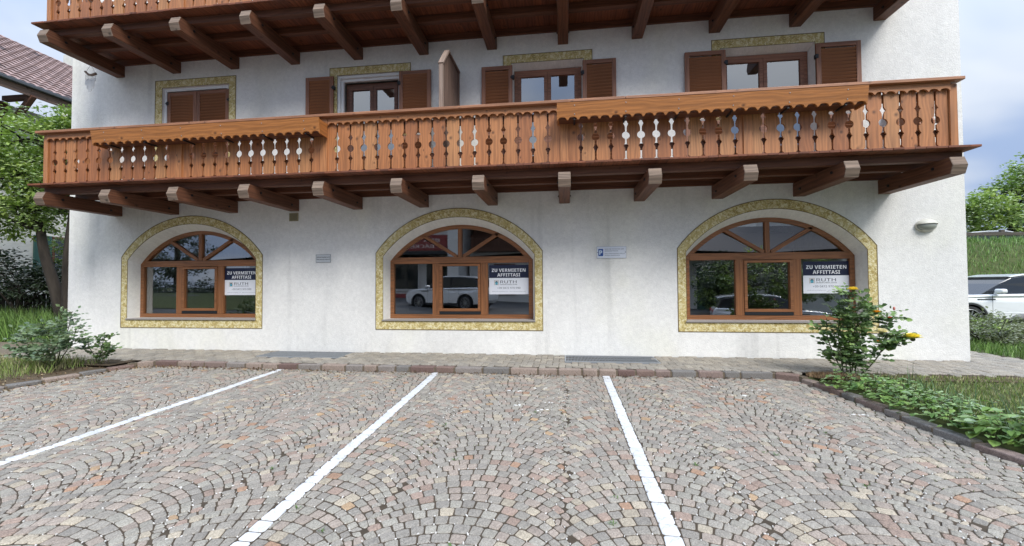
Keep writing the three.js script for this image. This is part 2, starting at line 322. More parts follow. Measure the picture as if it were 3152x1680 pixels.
for (const d of doors) {
  const w = sub('balcony_door', chalet), [a, b] = d.i, zf = -0.15;
  if (d.kind === 'closed') {
    part('frame', flat([[a + 0.004, DSILL], [a + 0.065, DSILL], [a + 0.065, 5.17], [b - 0.065, 5.17], [b - 0.065, DSILL], [b - 0.004, DSILL], [b - 0.004, 5.232], [a + 0.004, 5.232]], null, -0.1, 0.07), M.white, w);
    const m = (a + b) / 2; shutter(a + 0.085, m - 0.003, DSILL + 0.02, 5.15, -0.06, false); shutter(m + 0.003, b - 0.025, DSILL + 0.02, 5.15, -0.06, true);
    part('door_panel', bx(a + 0.07, b - 0.07, DSILL, 5.17, -0.2, -0.16, 1, 0.002), M.frameDark, w);
    continue;
  }
  let x0 = a + 0.035, x1 = b - 0.035, yt = 5.165;
  if (d.kind === 'white') {
    for (const [p, q, r, z] of [[0.004, 0.05, 0, -0.012], [0.05, 0.1, 0.045, -0.05]]) part('moulding', flat([[a + p, DSILL], [a + q, DSILL], [a + q, 5.232 - q], [b - q, 5.232 - q], [b - q, DSILL], [b - p, DSILL], [b - p, 5.232 - p], [a + p, 5.232 - p]], null, z - 0.05, 0.05), M.white, w);
    x0 = a + 0.104; x1 = b - 0.104; yt = 5.125;
  }
  const fm = d.kind === 'white' ? M.frameDark : M.shutter, m = (x0 + x1) / 2;
  part('frame', ring(rectPts(x0, x1, DSILL, yt), rectPts(x0 + 0.06, x1 - 0.06, DSILL + 0.05, yt - 0.06), zf - 0.06, zf), fm, w);
  for (const [l, r] of [[x0 + 0.061, m - 0.002], [m + 0.002, x1 - 0.061]]) {
    part('sash', ring(rectPts(l, r, DSILL + 0.051, yt - 0.061), rectPts(l + 0.062, r - 0.062, DSILL + 0.14, yt - 0.125), zf - 0.05, zf + 0.008), fm, w);
    part('pane', paneGeo(poly(rectPts(l + 0.06, r - 0.06, DSILL + 0.138, yt - 0.123)), zf - 0.02), M.glass, w);
  }
  shutter(d.sh[0][0], d.sh[0][1], DSILL + 0.03, d.top, 0.03, true); shutter(d.sh[1][0], d.sh[1][1], DSILL + 0.03, d.top, 0.03, false);
}

// ---------- balconies ----------
const GAPS = [[-9.0, -8.886, -8.667, -8.445, -8.224, -8.0, -7.778, -7.556, -7.336, -7.116, -6.902, -6.688, -6.49], [-6.385, -6.213, -5.99, -5.777, -5.555, -5.338, -5.126, -4.912, -4.699, -4.487, -4.27, -4.052, -3.87],
  [-3.79, -3.609, -3.38, -3.156, -2.93, -2.706, -2.481, -2.258, -2.032, -1.808, -1.584, -1.358, -1.132, -0.908, -0.683, -0.457, -0.231, -0.04], [0.062, 0.259, 0.477, 0.699, 0.917, 1.134, 1.35, 1.566, 1.783, 2.0, 2.216, 2.437, 2.558], [2.645, 2.819, 3.048, 3.271, 3.49, 3.71, 3.93, 4.144, 4.36, 4.576, 4.788, 5.003, 5.155]];
// half width of the fretwork gap between two boards, by height
const gapPts = (() => {
  const o = [[0.036, 3.062], [0.03, 3.078], [0.012, 3.094]], s = 0.0135;
  const star = (yc) => { for (const [w, y] of [[s, -0.056], [0.017, -0.04], [0.028, -0.015], [0.041, 0], [0.028, 0.015], [0.017, 0.04], [s, 0.056]]) o.push([w, yc + y]); };
  star(3.268); for (let k = 0; k <= 10; k++) { const a = -Math.PI / 2 + 0.22 + (Math.PI - 0.44) * k / 10; o.push([Math.max(s, 0.057 * Math.cos(a)), 3.428 + 0.057 * Math.sin(a)]); } star(3.6); o.push([s, 3.9]); return o;
})();
function boardGeo(l, r, lf, rf) {   // lf, rf: that side is fretted
  const p = []; for (const [w, y] of gapPts) p.push([rf ? r - w : r, y]); for (const [w, y] of [...gapPts].reverse()) p.push([lf ? l + w : l, y]);
  return uvm(ext(poly(p), 0.024), 1);
}
function scallop(x0, x1, yTop, yCusp, h, n) {
  const p = [[x1, yTop], [x0, yTop], [x0, yCusp]], w = (x1 - x0) / n;
  for (let k = 0; k < n; k++) for (let q = 0; q <= 8; q++) { const t = q / 8; p.push([x0 + w * (k + 0.06 + 0.88 * t), yCusp + h * Math.sqrt(Math.max(0, 1 - Math.pow(2 * t - 1, 2)))]); }
  p.push([x1, yCusp]); return poly(p.reverse());
}
function makeBalcony() {
  const b = sub('balcony', chalet), r = rng(88), pick = (a) => a[Math.floor(r() * a.length)];
  for (let i = 1; i <= 12; i++) {
    const x = 0.0094 + 1.28544 * (i - 8), w = 0.0915, prof = [[-0.05, 2.662], [1.292, 2.662], [1.335, 2.772], [1.288, 2.8865], [-0.05, 2.8865]];
    const s = poly(prof.map(([z, y]) => [-z, y]).reverse()), g = ext(s, 2 * w - 0.012, { bevelEnabled: true, bevelThickness: 0.006, bevelSize: 0.006, bevelOffset: -0.006, bevelSegments: 1 });
    g.rotateY(Math.PI / 2); g.translate(x - w + 0.006, 0, 0);
    // nose faces become the pale end grain
    const N = g.attributes.normal, P = g.attributes.position, A = [], B = [];
    for (let t = 0; t < P.count; t += 3) { const nz = (N.getZ(t) + N.getZ(t + 1) + N.getZ(t + 2)) / 3, pz = Math.min(P.getZ(t), P.getZ(t + 1), P.getZ(t + 2)); (nz > 0.55 && pz > 1.2 ? B : A).push(t); }
    const order = [...A, ...B], ng = new THREE.BufferGeometry();
    for (const k of ['position', 'normal', 'uv']) { const at = g.attributes[k], arr = new Float32Array(at.count * at.itemSize); order.forEach((t, q) => { for (let e = 0; e < 3 * at.itemSize; e++) arr[q * 3 * at.itemSize + e] = at.array[t * at.itemSize + e]; }); ng.setAttribute(k, new THREE.BufferAttribute(arr, at.itemSize)); }
    uvm(ng, 2); ng.addGroup(0, A.length * 3, 0); ng.addGroup(A.length * 3, B.length * 3, 1);
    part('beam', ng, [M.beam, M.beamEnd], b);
    for (const [z, y] of [[1.03, 2.795], [0.22, 2.75]]) for (const s2 of [-1, 1]) {
      const bo = merge([new THREE.CylinderGeometry(0.022, 0.022, 0.012, 6).rotateZ(Math.PI / 2), new THREE.CylinderGeometry(0.009, 0.009, 0.035, 6).rotateZ(Math.PI / 2)]); bo.translate(x + s2 * (w + 0.004), y, z); part('bolt', clean(bo), M.black, b);
    }
  }
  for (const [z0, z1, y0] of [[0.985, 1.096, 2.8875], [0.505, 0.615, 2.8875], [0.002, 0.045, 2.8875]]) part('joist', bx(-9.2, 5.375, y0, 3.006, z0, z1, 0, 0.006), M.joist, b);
  const n = 112, dw = (5.44 + 9.262) / n;
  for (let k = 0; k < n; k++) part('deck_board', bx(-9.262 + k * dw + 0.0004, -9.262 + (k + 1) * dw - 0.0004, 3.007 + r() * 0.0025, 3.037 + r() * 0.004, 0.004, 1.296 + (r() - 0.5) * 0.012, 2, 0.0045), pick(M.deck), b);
  const zb = 1.142;
  for (const seg of GAPS) for (let k = 0; k < seg.length - 1; k++) { const m = part('board', boardGeo(seg[k], seg[k + 1], k > 0, k < seg.length - 2), pick(M.board), b); m.position.set((r() - 0.5) * 0.002, (r() - 0.5) * 0.004, zb + r() * 0.003); }
  for (const x of [-6.437, -3.83, 0.011, 2.6]) part('post', bx(x - 0.058, x + 0.058, 3.04, 3.9, zb - 0.006, zb + 0.046, 1), M.board[1], b);
  part('post', bx(-9.09, -9.005, 3.038, 3.9, zb - 0.06, zb + 0.05, 1), M.board[1], b); part('post', bx(5.165, 5.256, 3.038, 3.9, zb - 0.06, zb + 0.05, 1), M.board[1], b);
  for (const [x0, x1, q] of [[-9.0, -6.3, 20], [-6.29, -3.75, 19], [-3.74, 0.05, 29], [0.06, 2.64, 20], [2.65, 5.16, 19]]) part('valance', uvm(ext(scallop(x0, x1, 3.921, 3.806, 0.034, q), 0.022), 0).translate(0, 0, zb + 0.05), M.board[1], b);
  part('batten', bx(-9.0, 5.16, 3.6, 3.69, zb - 0.062, zb - 0.022, 0), M.joist, b).position.y = -0.38;
  part('batten', bx(-9.0, 5.16, 3.72, 3.83, zb - 0.052, zb - 0.012, 0), M.joist, b);
  for (const [x0, x1] of [[-9.16, -4.6], [-4.597, 0.9], [0.903, 5.29]]) part('handrail', bx(x0, x1, 3.923, 3.968, 1.085, 1.278, 0, 0.008), M.rail, b);
  for (const [x, nm] of [[-9.07, 0], [5.236, 0]]) {   // returns to the wall
    part('handrail', bx(x - 0.07, x + 0.07, 3.923, 3.968, 0.005, 1.084, 2, 0.008), M.rail, b);
    for (let k = 0; k < 5; k++) { const g = boardGeo(0, 0.205, true, true); g.rotateY(-Math.PI / 2); const m = part('board', g, pick(M.board), b); m.position.set(x + 0.012, 0, 0.02 + k * 0.212); }
  }
  return b;
}
const bal = makeBalcony(), bal2 = bal.clone(); bal2.name = 'balcony'; bal2.position.y = 2.854; chalet.add(bal2);
bal.userData.label = 'lower carved wooden balcony'; bal2.userData.label = 'upper carved wooden balcony';
// pointed privacy screen of weathered boards between two flats
{
  const s = sub('privacy_screen', chalet), r = rng(9), x = -1.915;
  const prof = (z) => (z < 0.72 ? 5.143 : lerp(5.143, 4.75, (z - 0.72) / 0.36));
  for (let k = 0; k < 8; k++) { const z0 = 0.06 + k * 0.12, z1 = z0 + 0.117, p = poly([[-z0, 3.05], [-z0, prof(z0) - 0.03], [-z1, prof(z1) - 0.03], [-z1, 3.05]]); const g = uvm(ext(p, 0.02).rotateY(Math.PI / 2), 1); g.translate(x - 0.01, 0, 0); part('board', g, M.greyWood, s); }
  part('post', bx(x - 0.035, x + 0.035, 3.04, 4.75, 1.022, 1.085, 1, 0.006), M.greyWoodEdge, s); part('post', bx(x - 0.035, x + 0.035, 3.04, 5.11, 0.006, 0.056, 1, 0.006), M.greyWood, s);
  part('cap_rail', bx(x - 0.045, x + 0.045, 5.115, 5.15, 0.004, 0.73, 2, 0.006), M.greyWood, s);
  const c = bx(-0.045, 0.045, -0.018, 0.018, -0.27, 0.27, 2, 0.006); c.rotateX(Math.atan2(0.393, 0.36)); c.translate(x, 4.945, 0.905); part('cap_rail', c, M.greyWoodEdge, s);
}

// flower boxes hung on the lower balcony
function flowerBox(x0, x1, label) {
  const t = thing('flower_box', label, 'flower box', [0, 0, 0], 0, 'flower boxes on the lower balcony'), n = Math.round((x1 - x0) / 0.15);
  const f = uvm(ext(scallop(x0, x1, 3.835, 3.598, 0.042, n), 0.026), 0); f.rotateX(0); 
  const P = f.attributes.position; for (let k = 0; k < P.count; k++) P.setZ(k, P.getZ(k) + 1.408 + (P.getY(k) - 3.6) * 0.17);
  f.computeVertexNormals(); part('front_board', f, M.box[0], t);
  part('bottom_board', bx(x0 + 0.03, x1 - 0.03, 3.62, 3.642, 1.215, 1.405, 0), M.joist, t);
  part('back_board', bx(x0 + 0.03, x1 - 0.03, 3.643, 3.8, 1.216, 1.236, 0), M.joist, t);
  for (const x of [x0 + 0.004, x1 - 0.026]) { const e = uvm(ext(poly([[-1.216, 3.6], [-1.408, 3.6], [-1.446, 3.82], [-1.216, 3.82]].reverse()), 0.022).rotateY(Math.PI / 2), 2); e.translate(x, 0, 0); part('end_board', e, M.box[1], t); }
  const k = Math.round((x1 - x0) / 0.9);
  for (let q = 0; q <= k; q++) { const x = lerp(x0 + 0.25, x1 - 0.25, q / k); part('bracket', merge([bx(x - 0.012, x + 0.012, 3.64, 3.915, 1.2145, 1.2155 + 0.004, 1, 0), bx(x - 0.012, x + 0.012, 3.6, 3.618, 1.2, 1.42, 2, 0)]), M.black, t); }
  for (let q = 0; q <= k; q++) for (const y of [3.67, 3.79]) part('screw', ball(0.008, lerp(x0 + 0.25, x1 - 0.25, q / k), y, 1.437 + (y - 3.6) * 0.17, 1, 1, 0.5, 8, 5), M.steel, t);
}
flowerBox(-7.79, -3.74, 'long scalloped wooden flower box on lower balcony under the closed shutters');
flowerBox(-0.088, 3.995, 'long scalloped wooden flower box on lower balcony nearer the wall lamp');
// ---------- things on the wall ----------
function canvasTex(w, h, draw) { const c = document.createElement('canvas'); c.width = w; c.height = h; const x = c.getContext('2d'); draw(x, w, h); const t = new THREE.CanvasTexture(c); t.colorSpace = THREE.SRGBColorSpace; t.magFilter = THREE.LinearFilter; return t; }
function fit(x, s, cx, y, size, width, font, left) { x.font = font.replace('$', size); const m = x.measureText(s).width; x.save(); x.translate(left ? cx : cx - width / 2, y); x.scale(width / m, 1); x.textAlign = 'left'; x.fillText(s, 0, 0); x.restore(); }
const posterTex = canvasTex(1110, 820, (x, w, h) => {
  x.fillStyle = '#f4f6fb'; x.fillRect(0, 0, w, h); x.fillStyle = '#141d3d'; x.fillRect(0, 0, w, 362);
  x.fillStyle = '#ffffff'; fit(x, 'ZU VERMIETEN', w / 2, 192, 128, 970, 'bold $px sans-serif'); fit(x, 'AFFITTASI', w / 2, 322, 128, 650, 'bold $px sans-serif');
  // house emblem
  x.strokeStyle = '#c9b7ab'; x.lineWidth = 4; x.strokeRect(142, 430, 132, 130); x.fillStyle = '#d8d5d2'; x.fillRect(144, 432, 128, 126);
  x.fillStyle = '#1f4f63'; x.beginPath(); x.moveTo(160, 490); x.lineTo(208, 444); x.lineTo(256, 490); x.closePath(); x.fill();
  x.fillStyle = '#45b7cf'; x.fillRect(174, 490, 68, 60); x.fillStyle = '#1f6f86'; x.fillRect(198, 518, 20, 32); x.fillStyle = '#d8f2f6'; x.fillRect(182, 498, 14, 12); x.fillRect(220, 498, 14, 12);
  x.fillStyle = '#4b4d55'; fit(x, 'RUTH', 294, 512, 106, 500, '$px sans-serif', true); fit(x, 'IMMOBILIEN', 296, 562, 44, 498, '$px sans-serif', true);
  x.fillStyle = '#4a4c58'; fit(x, '+39 0472 970 090', w / 2, 668, 72, 660, '$px sans-serif');
  x.fillStyle = '#9a9ca6'; fit(x, 'info@ruth-immobilien.com   www.ruth-immobilien.com', w / 2, 752, 32, 950, '$px sans-serif');
});
const posterMat = new THREE.MeshStandardMaterial({ map: posterTex, roughness: 0.5 }), posterBack = new THREE.MeshStandardMaterial({ color: lin(0.7, 0.7, 0.7), roughness: 0.6 });
function plate(w, h, t, front, back) { const g = new THREE.BoxGeometry(w, h, t); return new THREE.Mesh(g, [back, back, back, back, front, back]); }
[['in the arched window below the closed shutters', 0.525], ['in the middle arched window', 0.545], ['in the arched window behind the yellow rose bush', 0.57]].forEach(([where, dx], i) => {
  const m = plate(0.735, 0.543, 0.002, posterMat, posterBack); m.name = numbered('rental_poster'); m.position.set(ARCH[i] + dx + 0.3675, 1.325, -0.2585); scene.add(m);
  tag(m, 'navy and white to-let poster ' + where, 'poster', 'to-let posters in the arched windows');
});
const signMat = (t) => new THREE.MeshStandardMaterial({ map: t, roughness: 0.45 });
{
  const t = canvasTex(600, 300, (x, w, h) => { x.fillStyle = '#8d9092'; x.fillRect(0, 0, w, h); x.fillStyle = '#cfd3d5'; x.beginPath(); x.roundRect(16, 16, w - 32, h - 34, 26); x.fill(); x.fillStyle = '#3b3f42'; fit(x, 'PRIVATPARKPLATZ', w / 2, 128, 62, 540, 'bold $px sans-serif'); fit(x, 'PARCHEGGIO PRIVATO', w / 2, 208, 58, 545, 'bold $px sans-serif'); });
  const g = thing('private_parking_sign', 'small grey private parking sign between the two arched windows', 'sign', [-4.535, 1.748, 0]);
  const m = plate(0.303, 0.152, 0.004, signMat(t), M.steel); m.name = 'plate'; m.position.z = 0.008; g.add(m);
  for (const x of [-0.13, 0.13]) part('screw', ball(0.005, x, 0, 0.011, 1, 1, 0.5, 8, 5), M.steel, g);
}
{
  const t = canvasTex(1000, 412, (x, w, h) => {
    x.fillStyle = '#9aa0a8'; x.fillRect(0, 0, w, h); x.fillStyle = '#dfe4ec'; x.beginPath(); x.roundRect(8, 8, w - 16, h - 18, 14); x.fill();
    x.fillStyle = '#f3f8fc'; x.beginPath(); x.roundRect(44, 74, 186, 268, 16); x.fill(); x.fillStyle = '#1f4f97'; x.beginPath(); x.roundRect(52, 82, 170, 252, 14); x.fill();
    x.fillStyle = '#e4f2fb'; x.font = 'bold 220px sans-serif'; x.fillText('P', 66, 290);
    x.fillStyle = '#7c828d'; fit(x, 'NUR FÜR PATIENTEN DER', 268, 112, 50, 650, 'bold $px sans-serif', true); fit(x, 'ZAHNARZTPRAXIS', 268, 176, 50, 460, 'bold $px sans-serif', true); fit(x, 'SOLO PER PAZIENTI DELLO', 268, 270, 50, 680, 'bold $px sans-serif', true); fit(x, 'STUDIO DENTISTICO', 268, 334, 50, 520, 'bold $px sans-serif', true);
  });
  const g = thing('patient_parking_sign', 'white sign with blue letter P for patient parking', 'sign', [0.812, 1.784, 0]);
  const m = plate(0.503, 0.207, 0.004, signMat(t), M.steel); m.name = 'plate'; m.position.z = 0.008; g.add(m);
  for (const x of [-0.236, 0.236]) part('screw', ball(0.007, x, 0, 0.012, 1, 1, 0.5, 8, 5), M.black, g);
}
{
  const g = thing('vent_grille', 'small brass-coloured ventilation grille under the balcony beams', 'vent', [-5.143, 2.55, 0]), m = new THREE.MeshStandardMaterial({ color: lin(0.34, 0.3, 0.18), roughness: 0.6 });
  part('backing', bx(-0.085, 0.085, -0.07, 0.07, 0.002, 0.006, 0, 0), M.black, g);
  part('frame', merge([bx(-0.092, 0.092, 0.062, 0.077, 0.004, 0.018, 0, 0.002), bx(-0.092, 0.092, -0.077, -0.062, 0.004, 0.018, 0, 0.002), bx(-0.092, -0.072, -0.062, 0.062, 0.004, 0.018, 1, 0.002), bx(0.072, 0.092, -0.062, 0.062, 0.004, 0.018, 1, 0.002)]), m, g);
  for (let k = 0; k < 6; k++) { const s = bx(-0.071, 0.071, -0.006, 0.006, 0.006, 0.015, 0, 0.002); const q = part('slat', s, m, g); q.position.y = -0.05 + k * 0.02; q.rotation.x = 0; }
}
{
  const g = thing('wall_lamp', 'oval bulkhead wall lamp with hooded cream housing', 'wall lamp', [5.728, 2.135, 0]);
  const cream = new THREE.MeshStandardMaterial({ color: lin(0.62, 0.61, 0.53), roughness: 0.45 }), lens = new THREE.MeshPhysicalMaterial({ color: lin(0.3, 0.32, 0.28), roughness: 0.3, clearcoat: 0.4 });
  const half = (r, sx, sy, sz, t0, t1) => { const s = new THREE.SphereGeometry(r, 40, 20, 0, Math.PI, t0, t1); s.scale(sx, sy, sz); return clean(s); };
  part('base', clean(new THREE.CylinderGeometry(1, 1, 0.03, 40).rotateX(Math.PI / 2).scale(0.152, 0.098, 1).translate(0, 0, 0.017)), cream, g);
  part('lens', half(1, 0.135, 0.085, 0.085, 0, Math.PI).translate(0, -0.004, 0.03), lens, g);
  const hood = half(1, 0.152, 0.1, 0.105, 0, Math.PI * 0.47); hood.rotateX(-0.12); part('hood', hood.translate(0, 0.004, 0.028), cream, g);
  const rim = half(1, 0.15, 0.098, 0.05, Math.PI * 0.78, Math.PI * 0.22); part('rim', rim.translate(0, 0, 0.03), cream, g);
}
{
  const g = thing('wind_chime', 'metal wind chime with driftwood bar hanging under the upper balcony', 'wind chime', [-9.06, 5.34, 0.5]);
  part('driftwood_bar', tube([V(-0.12, 0.07, 0), V(-0.06, 0.015, 0), V(0.02, -0.01, 0), V(0.12, 0.01, 0)], 0.02, 0.024, 10, 8), M.greyWoodEdge, g);
  const al = new THREE.MeshStandardMaterial({ color: lin(0.85, 0.86, 0.87), metalness: 0.1, roughness: 0.4 }), r = rng(3);
  part('string', merge([tube([V(-0.1, 0.06, 0), V(-0.05, 0.13, 0), V(0, 0.178, 0)], 0.0025, 0.0025, 4, 4), tube([V(0.1, 0.01, 0), V(0.06, 0.11, 0), V(0, 0.178, 0)], 0.0025, 0.0025, 4, 4)]), M.black, g);
  for (let k = 0; k < 8; k++) { const x = -0.105 + k * 0.03, y1 = 0.03 - 0.1 - r() * 0.04, L = [0.1, 0.2, 0.24, 0.26, 0.23, 0.2, 0.15, 0.06][k]; part('string', tube([V(x, 0.01, 0), V(x, -0.03, 0), V(x, y1, 0)], 0.003, 0.003, 2, 4), M.black, g); part('tube', clean(new THREE.CylinderGeometry(0.009, 0.009, L, 8).translate(x, y1 - L / 2, 0)), al, g); }
}
const COVERS = [[-5.44, -3.88, 0.04, 0.61], [-0.01, 1.48, 0.04, 0.63]];
// ---------- ground ----------
const yg = (z) => -0.1 - 0.03 * (Math.min(z, 8.6) - 1.19);      // parking court falls away from the house
const ygw = (x, z) => yg(z) + 0.018 * (fbm(x * 1.2 + 30, z * 1.2, 0, 0, 3, 66) - 0.5);   // settled, slightly uneven setts
const speck = tex(256, 256, (u, v, i, j) => { const n = hash2(i, j, 71), m = vnoise(u * 64, v * 64, 64, 64, 72), l = vnoise(u * 20, v * 20, 20, 20, 73); const k = 0.78 + 0.2 * (m - 0.5) + 0.16 * (l - 0.5) + (n > 0.93 ? 0.2 : n < 0.08 ? -0.22 : 0.1 * (n - 0.5)); return [k * 1.01, k, k * 0.985]; }, true, 1 / 0.16, 1 / 0.16);
const stoneBump = tex(256, 256, (u, v) => fbm(u * 24, v * 24, 24, 24, 4, 75), false, 1 / 0.16, 1 / 0.16);
const stoneMat = new THREE.MeshStandardMaterial({ color: lin(1.35, 1.35, 1.35), map: speck, vertexColors: true, roughness: 0.86, bumpMap: stoneBump, bumpScale: 0.003 });
const earthMap = tex(512, 512, (u, v) => { const a = fbm(u * 10, v * 10, 10, 10, 5, 80), b = hash2(u * 512, v * 512, 4); return [0.42 + 0.2 * a + 0.08 * b, 0.39 + 0.18 * a + 0.08 * b, 0.34 + 0.17 * a + 0.08 * b]; }, true, 1 / 0.8, 1 / 0.8);
const joint = new THREE.MeshStandardMaterial({ color: lin(0.23, 0.2, 0.165), map: earthMap, roughness: 1 });
const soil = new THREE.MeshStandardMaterial({ color: lin(0.36, 0.3, 0.22), map: earthMap, roughness: 1 });
const turf = new THREE.MeshStandardMaterial({ color: lin(0.22, 0.32, 0.1), map: earthMap, roughness: 1 });
const asphaltMap = tex(512, 512, (u, v) => { const a = fbm(u * 6, v * 6, 6, 6, 4, 90), b = hash2(u * 512, v * 512, 5); return 0.5 + 0.25 * a + 0.12 * b; }, true, 1 / 3, 1 / 3);
const asphalt = new THREE.MeshStandardMaterial({ color: lin(0.2, 0.2, 0.2), map: asphaltMap, roughness: 0.92 });
function sheet(x0, x1, z0, z1, nx, nz, yf) { const g = new GB(); for (let j = 0; j <= nz; j++) for (let i = 0; i <= nx; i++) { const x = lerp(x0, x1, i / nx), z = lerp(z0, z1, j / nz); g.v([x, yf(x, z), z], [0, 1, 0], x, z); } for (let j = 0; j < nz; j++) for (let i = 0; i < nx; i++) { const a = j * (nx + 1) + i, b = a + nx + 1; g.t(a, b, a + 1); g.t(b, b + 1, a + 1); } const q = g.geo(); q.computeVertexNormals(); return q; }
struct('ground', sheet(-300, 300, -300, 300, 2, 2, () => -0.75), turf);

// cobbles: rows of small porphyry setts laid in segmental arcs
const LINES = [[[-4.51, 1.2], [-4.63, 4.53]], [[-1.966, 1.2], [-1.85, 5.29]], [[0.584, 1.2], [0.604, 5.0]]];
const lineX = (L, z) => lerp(L[0][0], L[1][0], (z - L[0][1]) / (L[1][1] - L[0][1]));
const KERB = [[-8.3, 6.6], [-7.95, 4.6], [-7.55, 2.8], [-7.37, 2.2], [-7.28, 1.8], [-7.19, 1.42], [-7.06, 1.22], [-6.85, 1.14], [-6.3, 1.15], [-4.5, 1.185], [-2, 1.19], [0.5, 1.185], [2.2, 1.16], [2.9, 1.165], [3.08, 1.23], [3.17, 1.36], [3.21, 1.6], [3.28, 2.0], [3.33, 2.5], [3.38, 3.15], [3.46, 3.6], [3.62, 4.4], [3.9, 6.6]];
const kerbCurve = new THREE.CatmullRomCurve3(KERB.map(([x, z]) => V(x, 0, z)), false, 'centripetal');
const kerbPts = kerbCurve.getSpacedPoints(500);
const xMin = (z) => { let m = -9; for (const p of kerbPts) if (p.x < -5 && Math.abs(p.z - z) < 0.05) m = Math.max(m, p.x); return m; };
const court = struct('parking_court', sheet(-8.6, 4.2, 1.0, 6.55, 128, 56, (x, z) => ygw(x, z) - 0.0068), joint);
const setts = [];
{
  const r = rng(2024), W = 1.2, Rr = 0.74, S = 0.089, X0 = -0.03, phiM = Math.asin((W / 2 + 0.055) / Rr);
  const inside = (x, z) => { if (z > 6.5) return false; // inside the kerb line
    let c = false; const q = kerbPts; for (let i = 0, j = q.length - 1; i < q.length; j = i++) if ((q[i].z > z) !== (q[j].z > z) && x < (q[j].x - q[i].x) * (z - q[i].z) / (q[j].z - q[i].z) + q[i].x) c = !c; return c; };
  const grid = new Map(), key = (x, z) => Math.floor(x / 0.12) + ',' + Math.floor(z / 0.12);
  for (let c = -10; c < 6; c++) {
    const xc = X0 + (c + 0.5) * W, zoff = hash2(c, 1, 7) * S;
    for (let k = 0; k < 72; k++) {
      const z0 = 0.75 + zoff + k * S; let ph = -phiM + (r() - 0.5) * 0.08;
      while (ph < phiM) {
        const d = S * Math.cos(Math.min(ph + 0.05, 0.9)), p2 = ph + (0.07 + r() * 0.036) * (0.78 + 0.22 * Math.cos(ph)) / Rr;
        const pt = (a, o) => [xc + Rr * Math.sin(a) + Math.sin(a) * o + (r() - 0.5) * 0.005, z0 + Rr * (1 - Math.cos(a)) - Math.cos(a) * o + (r() - 0.5) * 0.005];
        const q = [pt(ph, 0), pt(ph, d), pt(p2, S * Math.cos(Math.abs(p2))), pt(p2, 0)];
        const cx = (q[0][0] + q[1][0] + q[2][0] + q[3][0]) / 4, cz = (q[0][1] + q[1][1] + q[2][1] + q[3][1]) / 4;
        ph = p2;
        if (Math.abs(cx - xc) > W / 2 + 0.034 || !inside(cx, cz - 0.012)) continue;
        const s = { q, cx, cz, c, dead: false }; setts.push(s);
        const kk = key(cx, cz); if (!grid.has(kk)) grid.set(kk, []); grid.get(kk).push(s);
      }
    }
  }
  const clip = (q, nx, nz, d) => { const o = []; for (let i = 0; i < q.length; i++) { const a = q[i], b = q[(i + 1) % q.length], da = a[0] * nx + a[1] * nz - d, db = b[0] * nx + b[1] * nz - d; if (da <= 0) o.push(a); if ((da < 0) !== (db < 0) && da !== db) { const t = da / (da - db); o.push([lerp(a[0], b[0], t), lerp(a[1], b[1], t)]); } } return o; };
  const area = (q) => { let a = 0; for (let i = 0; i < q.length; i++) { const b = q[(i + 1) % q.length]; a += q[i][0] * b[1] - b[0] * q[i][1]; } return Math.abs(a) / 2; };
  for (const s of setts) {
    if (s.dead) continue;
    for (let a = -1; a <= 1; a++) for (let b = -1; b <= 1; b++) for (const o of grid.get((Math.floor(s.cx / 0.12) + a) + ',' + (Math.floor(s.cz / 0.12) + b)) || []) {
      if (o.c === s.c || o.dead) continue; const dx = o.cx - s.cx, dz = o.cz - s.cz, L = Math.hypot(dx, dz);
      if (L < 0.03) { o.dead = true; continue; }
      if (L < 0.11) { const nx = dx / L, nz = dz / L; s.q = clip(s.q, nx, nz, (s.cx + dx / 2) * nx + (s.cz + dz / 2) * nz); if (s.q.length < 3) { s.dead = true; } }
    }
    for (const L of LINES) { const x = lineX(L, s.cz); if (Math.abs(s.cx - x) < 0.14) s.q = s.cx < x ? clip(s.q, 1, 0, x - 0.057) : clip(s.q, -1, 0, -x - 0.057); }
    if (s.q.length < 3 || area(s.q) < 0.001) s.dead = true;
  }
}
